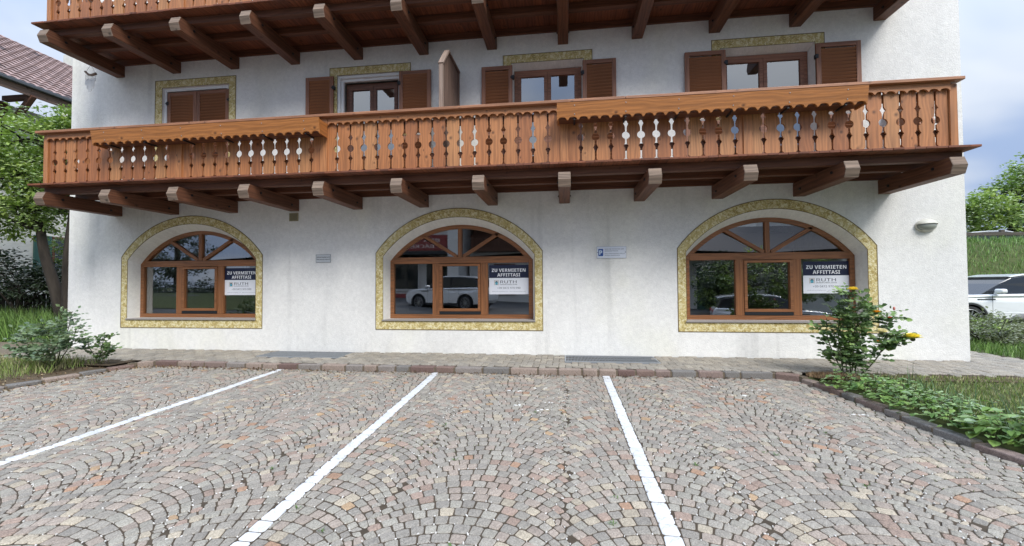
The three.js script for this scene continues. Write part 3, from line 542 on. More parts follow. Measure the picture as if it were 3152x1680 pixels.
function settGeo(g, q0, r, col, crown, yf) {
  let cx = 0, cz = 0; for (const p of q0) { cx += p[0]; cz += p[1]; } cx /= q0.length; cz /= q0.length;
  // inset for the joint, knock the corners off
  const q = q0.map((p) => { const dx = p[0] - cx, dz = p[1] - cz, L = Math.hypot(dx, dz) || 1e-4, k = Math.max(0.3, 1 - 0.0068 / L); return [cx + dx * k, cz + dz * k]; });
  let A = 0; for (let i = 0; i < q.length; i++) { const b = q[(i + 1) % q.length]; A += q[i][0] * b[1] - b[0] * q[i][1]; } if (A > 0) q.reverse();
  const o = []; for (let i = 0; i < q.length; i++) { const a = q[i], p = q[(i + q.length - 1) % q.length], n = q[(i + 1) % q.length], k = 0.07 + r() * 0.07; o.push([lerp(a[0], p[0], k), lerp(a[1], p[1], k)], [lerp(a[0], n[0], k), lerp(a[1], n[1], k)]); }
  const n = o.length, tx = (r() - 0.5) * 0.07, tz = (r() - 0.5) * 0.07, lift = (r() - 0.5) * 0.006, y = (x, z) => yf(x, z) + lift + tx * (x - cx) + tz * (z - cz);
  const base = [], A1 = [], B1 = [], su = r() * 5, sv = r() * 5;
  for (const [x, z] of o) {
    const dx = x - cx, dz = z - cz, L = Math.hypot(dx, dz) || 1, ux = dx / L, uz = dz / L;
    base.push(g.v([x, y(x, z) - 0.03, z], [ux, 0, uz], x + su, z + sv, col));
    A1.push(g.v([x, y(x, z) - crown, z], [ux * 0.62, 0.78, uz * 0.62], x + su, z + sv, col));
    const xb = cx + dx * 0.88, zb = cz + dz * 0.88; B1.push(g.v([xb, y(xb, zb) - crown * 0.14, zb], [ux * 0.1 + tx, 0.99, uz * 0.1 + tz], xb + su, zb + sv, col));
  }
  const c = g.v([cx, y(cx, cz), cz], [0, 1, 0], cx + su, cz + sv, col);
  for (let i = 0; i < n; i++) { const j = (i + 1) % n; g.t(base[i], base[j], A1[i]); g.t(base[j], A1[j], A1[i]); g.t(A1[i], A1[j], B1[i]); g.t(A1[j], B1[j], B1[i]); g.t(B1[i], B1[j], c); }
}
const shot = (x, y, z) => { const p = V(x, y, z).project(camera); return Math.abs(p.x) < 1.01 && Math.abs(p.y) < 1.01 && p.z < 1 ? p : null; };
{
  const r = rng(31);
  const tone = () => { const t = r(), k = 0.87 + r() * 0.26; let c = [0.345, 0.337, 0.322]; if (t > 0.992) c = [0.46, 0.34, 0.23]; else if (t > 0.978) c = [0.4, 0.27, 0.2]; else if (t > 0.9) c = [0.45, 0.415, 0.355]; else if (t > 0.83) c = [0.36, 0.285, 0.255]; else if (t > 0.6) c = [0.375, 0.335, 0.312]; else if (t > 0.44) c = [0.3, 0.294, 0.285]; else if (t > 0.25) c = [0.362, 0.36, 0.34]; return [c[0] * k * 1.08, c[1] * k * 1.02, c[2] * k * 0.92]; };
  const live = setts.filter((s) => !s.dead);
  for (const s of live) { s.col = tone(); s.d = shot(s.cx, yg(s.cz), s.cz) ? Math.hypot(s.cx, s.cz - 7.5) : 99; }
  live.sort((a, b) => a.d - b.d);
  const rest = new GB(true), fy = ygw;
  live.forEach((s, i) => { if (i < 300) { const g = new GB(true); settGeo(g, s.q, r, s.col, 0.005, fy); const m = part('cobblestone', g.geo(), stoneMat, court); } else settGeo(rest, s.q, r, s.col, 0.005, fy); });
  const m = part('cobblestones', rest.geo(), stoneMat, court); m.userData.kind = 'stuff'; m.userData.label = 'small grey and pink porphyry cobbles laid in arcs';
  // pale grit lodged in the joints
  const gr = new THREE.InstancedMesh(new THREE.IcosahedronGeometry(1, 0), new THREE.MeshStandardMaterial({ color: lin(0.62, 0.6, 0.56), roughness: 0.9 }), 5200), mt = new THREE.Matrix4(), Q = new THREE.Quaternion(), e = new THREE.Euler(); let n = 0, guard = 0;
  while (n < 5200 && guard++ < 60000) { const s = live[Math.floor(r() * live.length)]; if (s.cz < 2.2 && r() < 0.7) continue; const p = s.q[Math.floor(r() * s.q.length)], k = 0.0026 + r() * 0.0038; e.set(r() * 6, r() * 6, r() * 6); mt.compose(V(p[0] + (r() - 0.5) * 0.008, ygw(p[0], p[1]) - 0.004 + r() * 0.003, p[1] + (r() - 0.5) * 0.008), Q.setFromEuler(e), V(k * (1 + r()), k, k)); gr.setMatrixAt(n++, mt); }
  gr.name = 'joint_grit'; gr.userData.kind = 'stuff'; court.add(gr);
}
// marking lines: single rows of white marble setts
const marbleMap = tex(256, 256, (u, v) => { const a = fbm(u * 8, v * 8, 8, 8, 5, 501), b = hash2(u * 256, v * 256, 6); const vein = sstep(0.04, 0, Math.abs(fbm(u * 5, v * 5, 5, 5, 4, 510) - 0.5)); const k = 0.93 + 0.08 * (a - 0.5) - 0.1 * vein - (b > 0.985 ? 0.12 : 0); return [k, k, k * 0.995]; }, true, 1 / 0.4, 1 / 0.4);
const marble = new THREE.MeshStandardMaterial({ color: lin(0.76, 0.765, 0.77), map: marbleMap, vertexColors: true, roughness: 0.75 });
['white stone parking line nearest the house corner tree', 'white stone parking line starting below the middle arched window', 'white stone parking line starting below the patient parking sign'].forEach((lab, li) => {
  const L = LINES[li], r = rng(600 + li), t = thing('parking_line', lab, 'parking line', [0, 0, 0], 0, 'white stone parking lines'); let z = 1.205;
  while (z < 6.5) { const d = 0.085 + r() * 0.05, z2 = z + d, x0 = lineX(L, z), x1 = lineX(L, z2), j = () => (r() - 0.5) * 0.008, k = 0.92 + r() * 0.1, g = new GB(true); settGeo(g, [[x0 - 0.056 + j(), z], [x0 + 0.056 + j(), z], [x1 + 0.056 + j(), z2], [x1 - 0.056 + j(), z2]], r, [k, k, k], 0.004, (x, zz) => ygw(x, zz) + 0.002); part('white_stone', g.geo(), marble, t); z = z2; }
});

// kerb of split porphyry blocks
{
  const kerb = struct('kerb'), r = rng(71), len = kerbCurve.getLength(); let s = 0.02;
  const tones = [[0.29, 0.22, 0.195], [0.2, 0.132, 0.117], [0.31, 0.28, 0.26], [0.25, 0.175, 0.15], [0.37, 0.295, 0.25], [0.23, 0.22, 0.21]];
  const mortar = new GB();
  while (s < len - 0.3) {
    const L = 0.2 + r() * 0.26, a = kerbCurve.getPointAt(s / len), b = kerbCurve.getPointAt(Math.min(1, (s + L - 0.026) / len)), m = a.clone().add(b).multiplyScalar(0.5), dir = b.clone().sub(a), l = dir.length(), ang = Math.atan2(-dir.z, dir.x);
    const side = m.z > 1.35, w = 0.125, yTop = side ? yg(m.z) + 0.05 : -0.021, yB = yg(m.z) - 0.08;
    const g = new RoundedBoxGeometry(l, yTop - yB, w, 3, 0.016), P = g.attributes.position, sd = Math.floor(r() * 999);
    for (let k = 0; k < P.count; k++) { const x = P.getX(k), y = P.getY(k), z = P.getZ(k), n = vnoise(x * 22 + sd, y * 26 + z * 19 + 50, 0, 0, sd) - 0.5, top = y > (yTop - yB) / 2 - 0.02 ? 0.35 : 1; P.setXYZ(k, x + n * 0.008, y + n * 0.014, z + n * 0.034 * top); }
    g.computeVertexNormals(); clean(g); uvm(g, 0); g.translate(0, (yTop + yB) / 2, 0); g.rotateY(ang); const nrm = V(dir.z, 0, -dir.x).normalize(); g.translate(m.x + nrm.x * (w / 2), 0, m.z + nrm.z * (w / 2));
    const tn = tones[Math.floor(r() * tones.length)], col = new Float32Array(g.attributes.position.count * 3); for (let k = 0; k < col.length; k += 3) { col[k] = tn[0]; col[k + 1] = tn[1]; col[k + 2] = tn[2]; } g.setAttribute('color', new THREE.BufferAttribute(col, 3));
    part('kerb_stone', g, stoneMat, kerb);
    s += L;
  }
  for (let i = 0; i < 499; i++) { const a = kerbPts[i], b = kerbPts[i + 1], n = V(b.z - a.z, 0, a.x - b.x).normalize(), y = (p) => (p.z > 1.35 ? yg(p.z) + 0.036 : -0.034), o = 0.012, w = 0.112; mortar.quad([a.x + n.x * o, yg(a.z) - 0.06, a.z + n.z * o], [b.x + n.x * o, yg(b.z) - 0.06, b.z + n.z * o], [b.x + n.x * o, y(b), b.z + n.z * o], [a.x + n.x * o, y(a), a.z + n.z * o]); mortar.quad([a.x + n.x * o, y(a), a.z + n.z * o], [b.x + n.x * o, y(b), b.z + n.z * o], [b.x + n.x * w, y(b), b.z + n.z * w], [a.x + n.x * w, y(a), a.z + n.z * w]); }
  part('mortar', mortar.geo(), new THREE.MeshStandardMaterial({ color: lin(0.55, 0.51, 0.45), map: earthMap, roughness: 1 }), kerb);
}

// pavement of concrete pavers along the house, herringbone
{
  const yp = (x, z) => -0.018 * Math.max(0, z), pav = struct('pavement', sheet(-13.6, 13, -0.6, 1.06, 2, 2, (x, z) => yp(x, z) - 0.014), joint);
  part('side_bed', sheet(6.31, 7.24, -7, -0.6, 1, 1, () => -0.015), joint, pav);
  const r = rng(52), list = [], b = 0.1;
  const add = (x0, z0, w, d) => { const cx = x0 + w / 2, cz = z0 + d / 2; const main = cz < 1.03 && cz > 0.02 && cx > -10.3 && cx < 12, sideP = cx > 6.33 && cx < 7.2 && cz < 0.03 && cz > -6.5; if (!(main || sideP)) return; for (const [a, c, e, f] of COVERS) if (cx > a - 0.02 && cx < c + 0.02 && cz > e - 0.02 && cz < f + 0.02) return; list.push([x0, z0, w, d, cx, cz]); };
  for (let i = -120; i < 140; i++) for (let j = -90; j < 40; j++) { const k = ((i - j) % 4 + 4) % 4; if (k === 0) add(i * b, j * b, 2 * b, b); else if (k === 3 && true) add(i * b, (j) * b - b + b, b, 2 * b); }
  const tone = () => { const k = 0.86 + r() * 0.26, t = r(); return (t > 0.75 ? [0.42, 0.385, 0.325] : t > 0.4 ? [0.39, 0.355, 0.3] : [0.36, 0.335, 0.292]).map((v) => v * k); };
  for (const p of list) p.d = shot(p[4], 0, p[5]) ? Math.hypot(p[4], p[5] - 7.5) : 99;
  list.sort((a, c) => a.d - c.d); const rest = new GB(true);
  list.forEach(([x, z, w, d], i) => { const q = [[x, z], [x + w, z], [x + w, z + d], [x, z + d]], g = i < 300 ? new GB(true) : rest; settGeo(g, q, r, tone(), 0.004, yp); if (i < 300) part('paver', g.geo(), stoneMat, pav); });
  const m = part('pavers', rest.geo(), stoneMat, pav); m.userData.kind = 'stuff'; m.userData.label = 'beige concrete pavers in herringbone';
}
{
  const pl = thing('cellar_cover', 'flat grey steel cellar cover plates set in the pavement', 'cover', [-4.66, 0, 0.33]);
  const bl = new THREE.MeshStandardMaterial({ color: lin(0.27, 0.3, 0.33), roughness: 0.6, metalness: 0.2, map: speck });
  part('plate', bx(-0.755, 0.005, -0.02, 0.0, -0.27, 0.26, 0, 0.003), bl, pl); part('plate', bx(0.012, 0.76, -0.02, -0.001, -0.27, 0.26, 0, 0.003), bl, pl);
  part('frame', merge([bx(-0.775, 0.78, -0.03, -0.003, -0.29, -0.273, 0, 0), bx(-0.775, 0.78, -0.03, -0.003, 0.263, 0.28, 0, 0), bx(-0.775, -0.758, -0.03, -0.003, -0.273, 0.263, 2, 0), bx(0.763, 0.78, -0.03, -0.003, -0.273, 0.263, 2, 0)]), M.steel, pl);
  const gr = thing('light_well_grating', 'ribbed steel light-well grating set in the pavement', 'grating', [0.735, 0, 0.335]);
  part('pit', bx(-0.72, 0.72, -0.3, -0.06, -0.27, 0.27, 0, 0), M.black, gr);
  part('frame', merge([bx(-0.745, 0.745, -0.05, -0.003, -0.295, -0.272, 0, 0), bx(-0.745, 0.745, -0.05, -0.003, 0.272, 0.295, 0, 0), bx(-0.745, -0.722, -0.05, -0.003, -0.272, 0.272, 2, 0), bx(0.722, 0.745, -0.05, -0.003, -0.272, 0.272, 2, 0)]), M.steel, gr);
  const bar = bx(-0.0035, 0.0035, -0.035, -0.004, -0.271, 0.271, 2, 0), n = 60; for (let k = 0; k < n; k++) part('bar', bar, M.steel, gr).position.x = -0.705 + 1.41 * k / (n - 1);
  for (const z of [-0.18, 0, 0.18]) part('cross_bar', bx(-0.72, 0.72, -0.03, -0.008, z - 0.003, z + 0.003, 0, 0), M.steel, gr);
}
// ---------- vegetation ----------
const leafMat = new THREE.MeshPhysicalMaterial({ color: lin(1, 1, 1), vertexColors: true, roughness: 0.8, transmission: 0.5, thickness: 0, side: THREE.DoubleSide });
const waxMat = new THREE.MeshPhysicalMaterial({ color: lin(1, 1, 1), vertexColors: true, roughness: 0.5, transmission: 0.25, thickness: 0, side: THREE.DoubleSide });
const barkMap = tex(256, 256, (u, v) => { const a = fbm(u * 10, v * 4, 10, 4, 5, 610); return [0.5 + 0.5 * a, 0.48 + 0.5 * a, 0.45 + 0.48 * a]; }, true, 3, 3);
const bark = new THREE.MeshStandardMaterial({ color: lin(0.06, 0.05, 0.043), map: barkMap, roughness: 1, bumpMap: barkMap, bumpScale: 0.02 });
const stemMat = new THREE.MeshStandardMaterial({ color: lin(0.09, 0.1, 0.05), roughness: 0.8 });
const rv = (r) => { const z = r() * 2 - 1, a = r() * 6.2832, s = Math.sqrt(1 - z * z); return V(s * Math.cos(a), z, s * Math.sin(a)); };
// one folded leaf: base point, axis, up hint, length, width
function leaf(g, p, ax, up, L, W, col, droop = 0.25) {
  const side = ax.clone().cross(up); if (side.lengthSq() < 1e-6) side.set(1, 0, 0); side.normalize(); const n = side.clone().cross(ax).normalize();
  const q = (t, s, h) => [p.x + ax.x * L * t + side.x * W * s + n.x * L * h, p.y + ax.y * L * t + side.y * W * s + n.y * L * h - droop * L * t * t * 0.5, p.z + ax.z * L * t + side.z * W * s + n.z * L * h];
  const pts = [q(0, 0, 0), q(0.35, 0.5, 0.06), q(0.75, 0.36, 0.05), q(1, 0, 0), q(0.75, -0.36, 0.05), q(0.35, -0.5, 0.06)];
  const nl = [n.x - side.x * 0.2, n.y - side.y * 0.2, n.z - side.z * 0.2], nr = [n.x + side.x * 0.2, n.y + side.y * 0.2, n.z + side.z * 0.2];
  const a = [0, 1, 2, 3].map((i) => g.v(pts[i], nl, 0, 0, col)), b = [0, 3, 4, 5].map((i) => g.v(pts[i], nr, 0, 0, col));
  g.t(a[0], a[1], a[2]); g.t(a[0], a[2], a[3]); g.t(b[0], b[1], b[2]); g.t(b[0], b[2], b[3]);
}
function smallLeaf(g, p, ax, up, L, W, col) {
  const side = ax.clone().cross(up); if (side.lengthSq() < 1e-6) side.set(1, 0, 0); side.normalize(); const n = side.clone().cross(ax).normalize(), nn = [n.x, n.y, n.z];
  const a = g.v([p.x, p.y, p.z], nn, 0, 0, col), b = g.v([p.x + ax.x * L * 0.45 + side.x * W / 2, p.y + ax.y * L * 0.45 + side.y * W / 2 + L * 0.06, p.z + ax.z * L * 0.45 + side.z * W / 2], nn, 0, 0, col);
  const c = g.v([p.x + ax.x * L, p.y + ax.y * L - L * 0.1, p.z + ax.z * L], nn, 0, 0, col), d = g.v([p.x + ax.x * L * 0.45 - side.x * W / 2, p.y + ax.y * L * 0.45 - side.y * W / 2 + L * 0.06, p.z + ax.z * L * 0.45 - side.z * W / 2], nn, 0, 0, col);
  g.t(a, b, c); g.t(a, c, d);
}
// crown: clumps of leaves through ellipsoids
function crown(ells, clumps, perClump, L, cols, seed, spread = 0.42) {
  const g = new GB(true), r = rng(seed);
  for (let k = 0; k < clumps; k++) {
    const e = ells[Math.floor(r() * ells.length)], d = rv(r), rad = Math.pow(r(), 0.38) * (0.86 + 0.22 * r()), c = V(e[0] + d.x * e[3] * rad, e[1] + d.y * e[4] * rad, e[2] + d.z * e[5] * rad), base = cols[Math.floor(r() * cols.length)], sp = spread * (0.5 + r());
    for (let q = 0; q < perClump; q++) {
      const o = rv(r).multiplyScalar(sp * Math.pow(r(), 0.5)); o.y *= 0.6; const ax = rv(r); ax.y = ax.y * 0.45 - 0.12; ax.addScaledVector(d, 0.5).normalize(); const up = rv(r).multiplyScalar(0.55).add(V(0, 1, 0)), f = 0.75 + r() * 0.5, l = L * (0.65 + r() * 0.7);
      smallLeaf(g, c.clone().add(o), ax, up, l, l * 0.6, [base[0] * f, base[1] * f, base[2] * f]);
    }
  }
  return g.geo();
}
function tree(name, label, category, trunks, ells, clumps, per, L, cols, seed, group, spread) {
  const t = thing(name, label, category, [0, 0, 0], 0, group), r = rng(seed + 5);
  for (const [pts, r0, r1] of trunks) part('trunk', tube(pts.map((p) => V(...p)), r0, r1, 14, 9), bark, t);
  const lim = []; for (const e of ells) for (let k = 0; k < 7; k++) { const tr = trunks[Math.floor(r() * trunks.length)], s = V(...tr[0][tr[0].length - 1 - Math.floor(r() * 2)]), d = rv(r), q = V(e[0] + d.x * e[3] * 0.75, e[1] + d.y * e[4] * 0.7, e[2] + d.z * e[5] * 0.75), m = s.clone().lerp(q, 0.5).add(V((r() - 0.5) * 0.5, r() * 0.4, (r() - 0.5) * 0.5)); lim.push(tube([s, m, q], tr[2] * 0.8, 0.012, 8, 5)); }
  part('limbs', merge(lim), bark, t); part('crown', crown(ells, clumps, per, L, cols, seed, spread), leafMat, t); return t;
}
const GR = [[0.24, 0.36, 0.06], [0.31, 0.45, 0.08], [0.17, 0.28, 0.05], [0.4, 0.53, 0.1]], GD = [[0.035, 0.07, 0.022], [0.05, 0.095, 0.03], [0.028, 0.055, 0.02]], GY = [[0.26, 0.38, 0.08], [0.32, 0.44, 0.1], [0.2, 0.32, 0.07]], GO = [[0.17, 0.21, 0.08], [0.22, 0.26, 0.11], [0.13, 0.17, 0.06]];

// trees left of the house
tree('garden_tree', 'spreading green tree with forked dark trunk beside the house corner', 'tree',
  [[[[-12.62, -0.4, -1.9], [-12.72, 0.8, -1.92], [-12.78, 2.2, -1.95], [-12.72, 3.4, -2.0], [-12.9, 4.6, -2.1]], 0.16, 0.06], [[[-12.7, 0.1, -1.85], [-13.0, 1.1, -1.85], [-13.45, 2.1, -1.9], [-13.75, 2.8, -2.0], [-14.2, 3.7, -2.1], [-14.6, 4.6, -2.2]], 0.15, 0.05], [[[-13.7, 2.7, -2], [-14.3, 2.95, -1.9], [-15.2, 3.3, -1.8]], 0.06, 0.03]],
  [[-14.0, 4.9, -2.2, 1.7, 1.15, 1.5], [-14.9, 4.2, -1.9, 1.5, 1.15, 1.3], [-13.3, 4.0, -2.2, 1.1, 0.9, 1.1], [-15.6, 5.0, -2.4, 1.3, 1.1, 1.3], [-13.1, 5.25, -2.3, 0.75, 0.7, 0.9], [-14.3, 3.2, -2.0, 1.3, 0.55, 0.9]], 620, 46, 0.105, GR, 901, null, 0.34);
tree('light_green_bush', 'light green bush glowing behind the forked tree trunk', 'bush', [[[[-15.5, -0.5, -4.6], [-15.45, 0.8, -4.6], [-15.4, 1.8, -4.6]], 0.05, 0.02]], [[-15.6, 2.1, -4.6, 1.0, 1.2, 0.8], [-15.0, 3.0, -4.8, 0.8, 0.7, 0.7]], 90, 42, 0.12, GY, 911, null, 0.32);
tree('dark_hedge_bush', 'dark leafy bush in front of the picket fence', 'bush', [[[[-15.8, -0.5, -2.9], [-15.8, 0.5, -2.9], [-15.7, 1.2, -2.9]], 0.04, 0.02]], [[-16.0, 1.4, -3.1, 1.2, 0.65, 0.6], [-14.7, 1.35, -3.2, 0.9, 0.6, 0.5], [-17.2, 1.7, -3.2, 1, 0.9, 0.6]], 110, 40, 0.12, GD, 921, null, 0.3);

// grass
const blade = (() => { const g = new GB(); const R = [[0, 0, 1], [0.35, 0.03, 0.85], [0.7, 0.13, 0.55], [1, 0.32, 0]]; const id = R.map(([y, z, w]) => (w ? [g.v([-w / 2, y, z], [0, 0.5, 0.86], 0, y), g.v([w / 2, y, z], [0, 0.5, 0.86], 1, y)] : [g.v([0, y, z], [0, 0.5, 0.86], 0.5, y)])); for (let k = 0; k < 2; k++) { g.t(id[k][0], id[k][1], id[k + 1][0]); g.t(id[k][1], id[k + 1][1], id[k + 1][0]); } g.t(id[2][0], id[2][1], id[3][0]); return g.geo(); })();
const grassMat = new THREE.MeshPhysicalMaterial({ color: lin(1, 1, 1), roughness: 0.75, transmission: 0.3, thickness: 0, side: THREE.DoubleSide });
function grass(name, label, n, where, h, w, cols, seed) {
  const m = new THREE.InstancedMesh(blade, grassMat, n), r = rng(seed), mt = new THREE.Matrix4(), q = new THREE.Quaternion(), e = new THREE.Euler(), c = new THREE.Color(); let k = 0, guard = 0;
  while (k < n && guard++ < n * 8) { const p = where(r); if (!p) continue; const hh = h * (0.4 + r() * 0.85) * (p[3] || 1), cc = cols[Math.floor(r() * cols.length)], f = 0.75 + r() * 0.5; e.set((r() - 0.5) * 0.7, r() * 6.283, (r() - 0.5) * 0.5); mt.compose(V(p[0], p[1], p[2]), q.setFromEuler(e), V(w * (0.6 + r() * 0.8), hh, hh * (0.4 + r() * 1.2))); m.setMatrixAt(k, mt); m.setColorAt(k, c.setRGB(cc[0] * f, cc[1] * f, cc[2] * f)); k++; }
  m.count = k; m.name = numbered(name); m.userData.kind = 'stuff'; tag(m, label, 'grass'); scene.add(m); return m;
}
const GG = [[0.15, 0.29, 0.045], [0.19, 0.34, 0.06], [0.12, 0.24, 0.045], [0.24, 0.36, 0.09]], GL = [[0.23, 0.33, 0.07], [0.28, 0.38, 0.09], [0.2, 0.29, 0.06], [0.4, 0.42, 0.17], [0.44, 0.4, 0.22]];
const patch = (x, z, s, sd) => fbm(x * s, z * s, 0, 0, 3, sd);
struct('garden_soil', sheet(-30, -10.3, -9, -0.55, 4, 4, (x, z) => -0.12), soil);
grass('tall_grass', 'tall unmown meadow grass beside the house corner', 15000, (r) => { const x = -18.5 + r() * 8.2, z = -4.6 + r() * 4.0; return x > -10.4 && z > -9 ? null : [x, -0.12, z]; }, 0.72, 0.014, GG, 931);
struct('gravel_path', sheet(-13.8, -10.25, -0.62, 0.98, 4, 4, (x, z) => -0.004), new THREE.MeshStandardMaterial({ color: lin(0.62, 0.58, 0.52), map: earthMap, roughness: 1 }));
{ // left bed and right bed follow the kerb
  const inner = kerbPts.map((p, i) => { const a = kerbPts[Math.max(0, i - 1)], b = kerbPts[Math.min(500, i + 1)], n = V(b.z - a.z, 0, a.x - b.x).normalize(); return [p.x + n.x * 0.118, p.z + n.z * 0.118]; });
  const bed = (rows, far, fy) => { const g = new GB(), N = 10; rows.forEach(([x, z]) => { for (let k = 0; k <= N; k++) { const t = k / N, X = lerp(x, far, t); g.v([X, fy(X, z, t), z], [0, 1, 0], X, z); } }); for (let i = 0; i < rows.length - 1; i++) for (let k = 0; k < N; k++) { const a = i * (N + 1) + k, b = a + N + 1; if (far < 0) { g.t(a, a + 1, b); g.t(b, a + 1, b + 1); } else { g.t(a, b, a + 1); g.t(b, b + 1, a + 1); } } const q = g.geo(); q.computeVertexNormals(); return q; };
  const left = inner.filter((p) => p[0] < -6.9 && p[1] > 1.1), right = inner.filter((p) => p[0] > 2.9 && p[1] > 1.16);
  const yb = (x, z, t) => yg(z) + 0.032 + 0.03 * Math.min(1, t * 6);
  struct('left_bed_soil', bed(left, -14, yb), soil); struct('right_bed_soil', bed(right.reverse(), 14, yb), turf);
  struct('left_corner_soil', merge([sheet(-14, -6.6, 0.98, 1.07, 1, 1, () => -0.035), sheet(-14, -7.32, 1.07, 1.5, 1, 1, () => -0.035)]), soil);
  struct('right_corner_soil', merge([sheet(2.9, 14, 0.98, 1.05, 1, 1, () => -0.035), sheet(3.36, 14, 1.05, 1.4, 1, 1, () => -0.035)]), soil);
  globalThis.bedL = (z) => { let b = -9; for (const p of left) if (Math.abs(p[1] - z) < 0.06) b = p[0]; return b; }; globalThis.bedR = (z) => { let b = 3.4; for (const p of right) if (Math.abs(p[1] - z) < 0.06) b = p[0]; return b; };
}
const ybed = (x, z) => yg(z) + 0.062;
grass('bed_grass', 'grass and weeds in the bed in front of the rose leaves', 7500, (r) => { const z = 1.25 + r() * 2.6, b = bedL(z), x = b - 0.3 - Math.pow(r(), 1.1) * 3.4; const d = b - x; if (r() > sstep(0.2, 0.7, d)) return null; return [x, ybed(x, z), z]; }, 0.16, 0.008, GL, 941);
grass('front_lawn', 'short mown lawn in front of the house corner', 42000, (r) => { const z = 1.14 + r() * 3.4, b = bedR(z), x = b + 0.15 + r() * 5.6; const pt = patch(x, z, 2.2, 950); if (r() > 0.5 + 0.8 * pt) return null; if (x < b + 0.75 && z < 1.5) return null; return [x, ybed(x, z) - 0.005, z]; }, 0.05, 0.007, GL, 951);
grass('side_grass', 'bright grass strip beside the side pavement', 4500, (r) => { const x = 7.22 + r() * 1.4, z = -4.5 + r() * 5.2; return [x, -0.02, z]; }, 0.15, 0.012, GG, 961);
struct('side_bed_soil', sheet(7.24, 30, -8.6, 1.06, 3, 3, (x, z) => -0.03), turf);

// rose bushes: canes, leaves with leaflets, flowers
function rosePlant(name, label, pos, canes, leafN, cols, seed, flowers, opt = {}) {
  const t = thing(name, label, opt.cat || 'rose bush', pos), r = rng(seed), tips = [], g = new GB(true);
  const sc = opt.sc || [1, 1, 1]; canes.forEach((pts) => { const q = pts.map((p) => V(p[0] * sc[0], p[1] * sc[1], p[2] * sc[2])); part('cane', tube(q, 0.009, 0.004, 10, 6), stemMat, t); tips.push(new THREE.CatmullRomCurve3(q)); });
  const twigs = [];
  for (let k = 0; k < leafN; k++) {
    const c = tips[Math.floor(r() * tips.length)], u = (opt.low || 0.25) + (1 - (opt.low || 0.25)) * Math.pow(r(), 0.8), p = c.getPointAt(Math.min(1, u)), out = rv(r); out.y = Math.abs(out.y) * 0.5 + 0.1; out.normalize();
    const L = (opt.reach || 0.17) * (0.5 + r()), e = p.clone().addScaledVector(out, L); e.y -= L * 0.15; if (r() < 0.6) twigs.push(tube([p, p.clone().lerp(e, 0.5).add(V(0, 0.015, 0)), e], 0.0022, 0.0012, 3, 4));
    const base = cols[Math.floor(r() * cols.length)], f = 0.75 + r() * 0.5, col = [base[0] * f, base[1] * f, base[2] * f], sz = (opt.leaf || 0.066) * (0.7 + r() * 0.6), side = out.clone().cross(V(0, 1, 0)).normalize();
    const up = rv(r).multiplyScalar(0.6).add(V(0, 0.75, 0.7));
    leaf(g, e, out, up, sz * 1.1, sz * 0.75, col);
    for (const [b, s] of [[0.72, 1], [0.72, -1], [0.42, 1], [0.42, -1]]) { const q = p.clone().lerp(e, b), ax = side.clone().multiplyScalar(s).addScaledVector(out, 0.55).add(V(0, (r() - 0.5) * 0.4, 0)).normalize(); leaf(g, q, ax, up, sz, sz * 0.68, col); }
  }
  part('twigs', merge(twigs), stemMat, t); part('foliage', g.geo(), waxMat, t);
  for (const [p0, s, c, kind] of flowers) {
    const p = p0.map((v, k) => v * sc[k]);
    const fl = new GB(true);
    if (kind === 'bud') { part('bud', ball(s, ...p, 0.8, 1.5, 0.8, 10, 8), new THREE.MeshStandardMaterial({ color: lin(...c), roughness: 0.7 }), t); continue; }
    for (let ringN = 0; ringN < 5; ringN++) for (let k = 0; k < 9; k++) { const a = k / 9 * 6.283 + ringN * 0.5 + r() * 0.3, tilt = lerp(0.25, 1.35, ringN / 4) + (r() - 0.5) * 0.2, ax = V(Math.cos(a) * Math.cos(tilt), Math.sin(tilt), Math.sin(a) * Math.cos(tilt)), up = V(-Math.cos(a), 0.4, -Math.sin(a)), f = 0.85 + r() * 0.3; leaf(fl, V(p[0] + Math.cos(a) * s * 0.12, p[1] - s * 0.2, p[2] + Math.sin(a) * s * 0.12), ax, up, s * (1.05 - 0.08 * ringN), s * 0.8, [c[0] * f, c[1] * f, c[2] * f], 0.05); }
    const h = part('rose', fl.geo(), new THREE.MeshPhysicalMaterial({ vertexColors: true, roughness: 0.8, side: THREE.DoubleSide }), t);
    part('sepals', ball(s * 0.28, p[0], p[1] - s * 0.3, p[2], 1, 1, 1, 8, 6), stemMat, h);
  }
  return t;
}
const RG = [[0.12, 0.21, 0.06], [0.16, 0.27, 0.08], [0.24, 0.36, 0.1], [0.085, 0.155, 0.05]], RB = [[0.19, 0.27, 0.135], [0.15, 0.22, 0.11], [0.23, 0.32, 0.15], [0.11, 0.18, 0.08]];
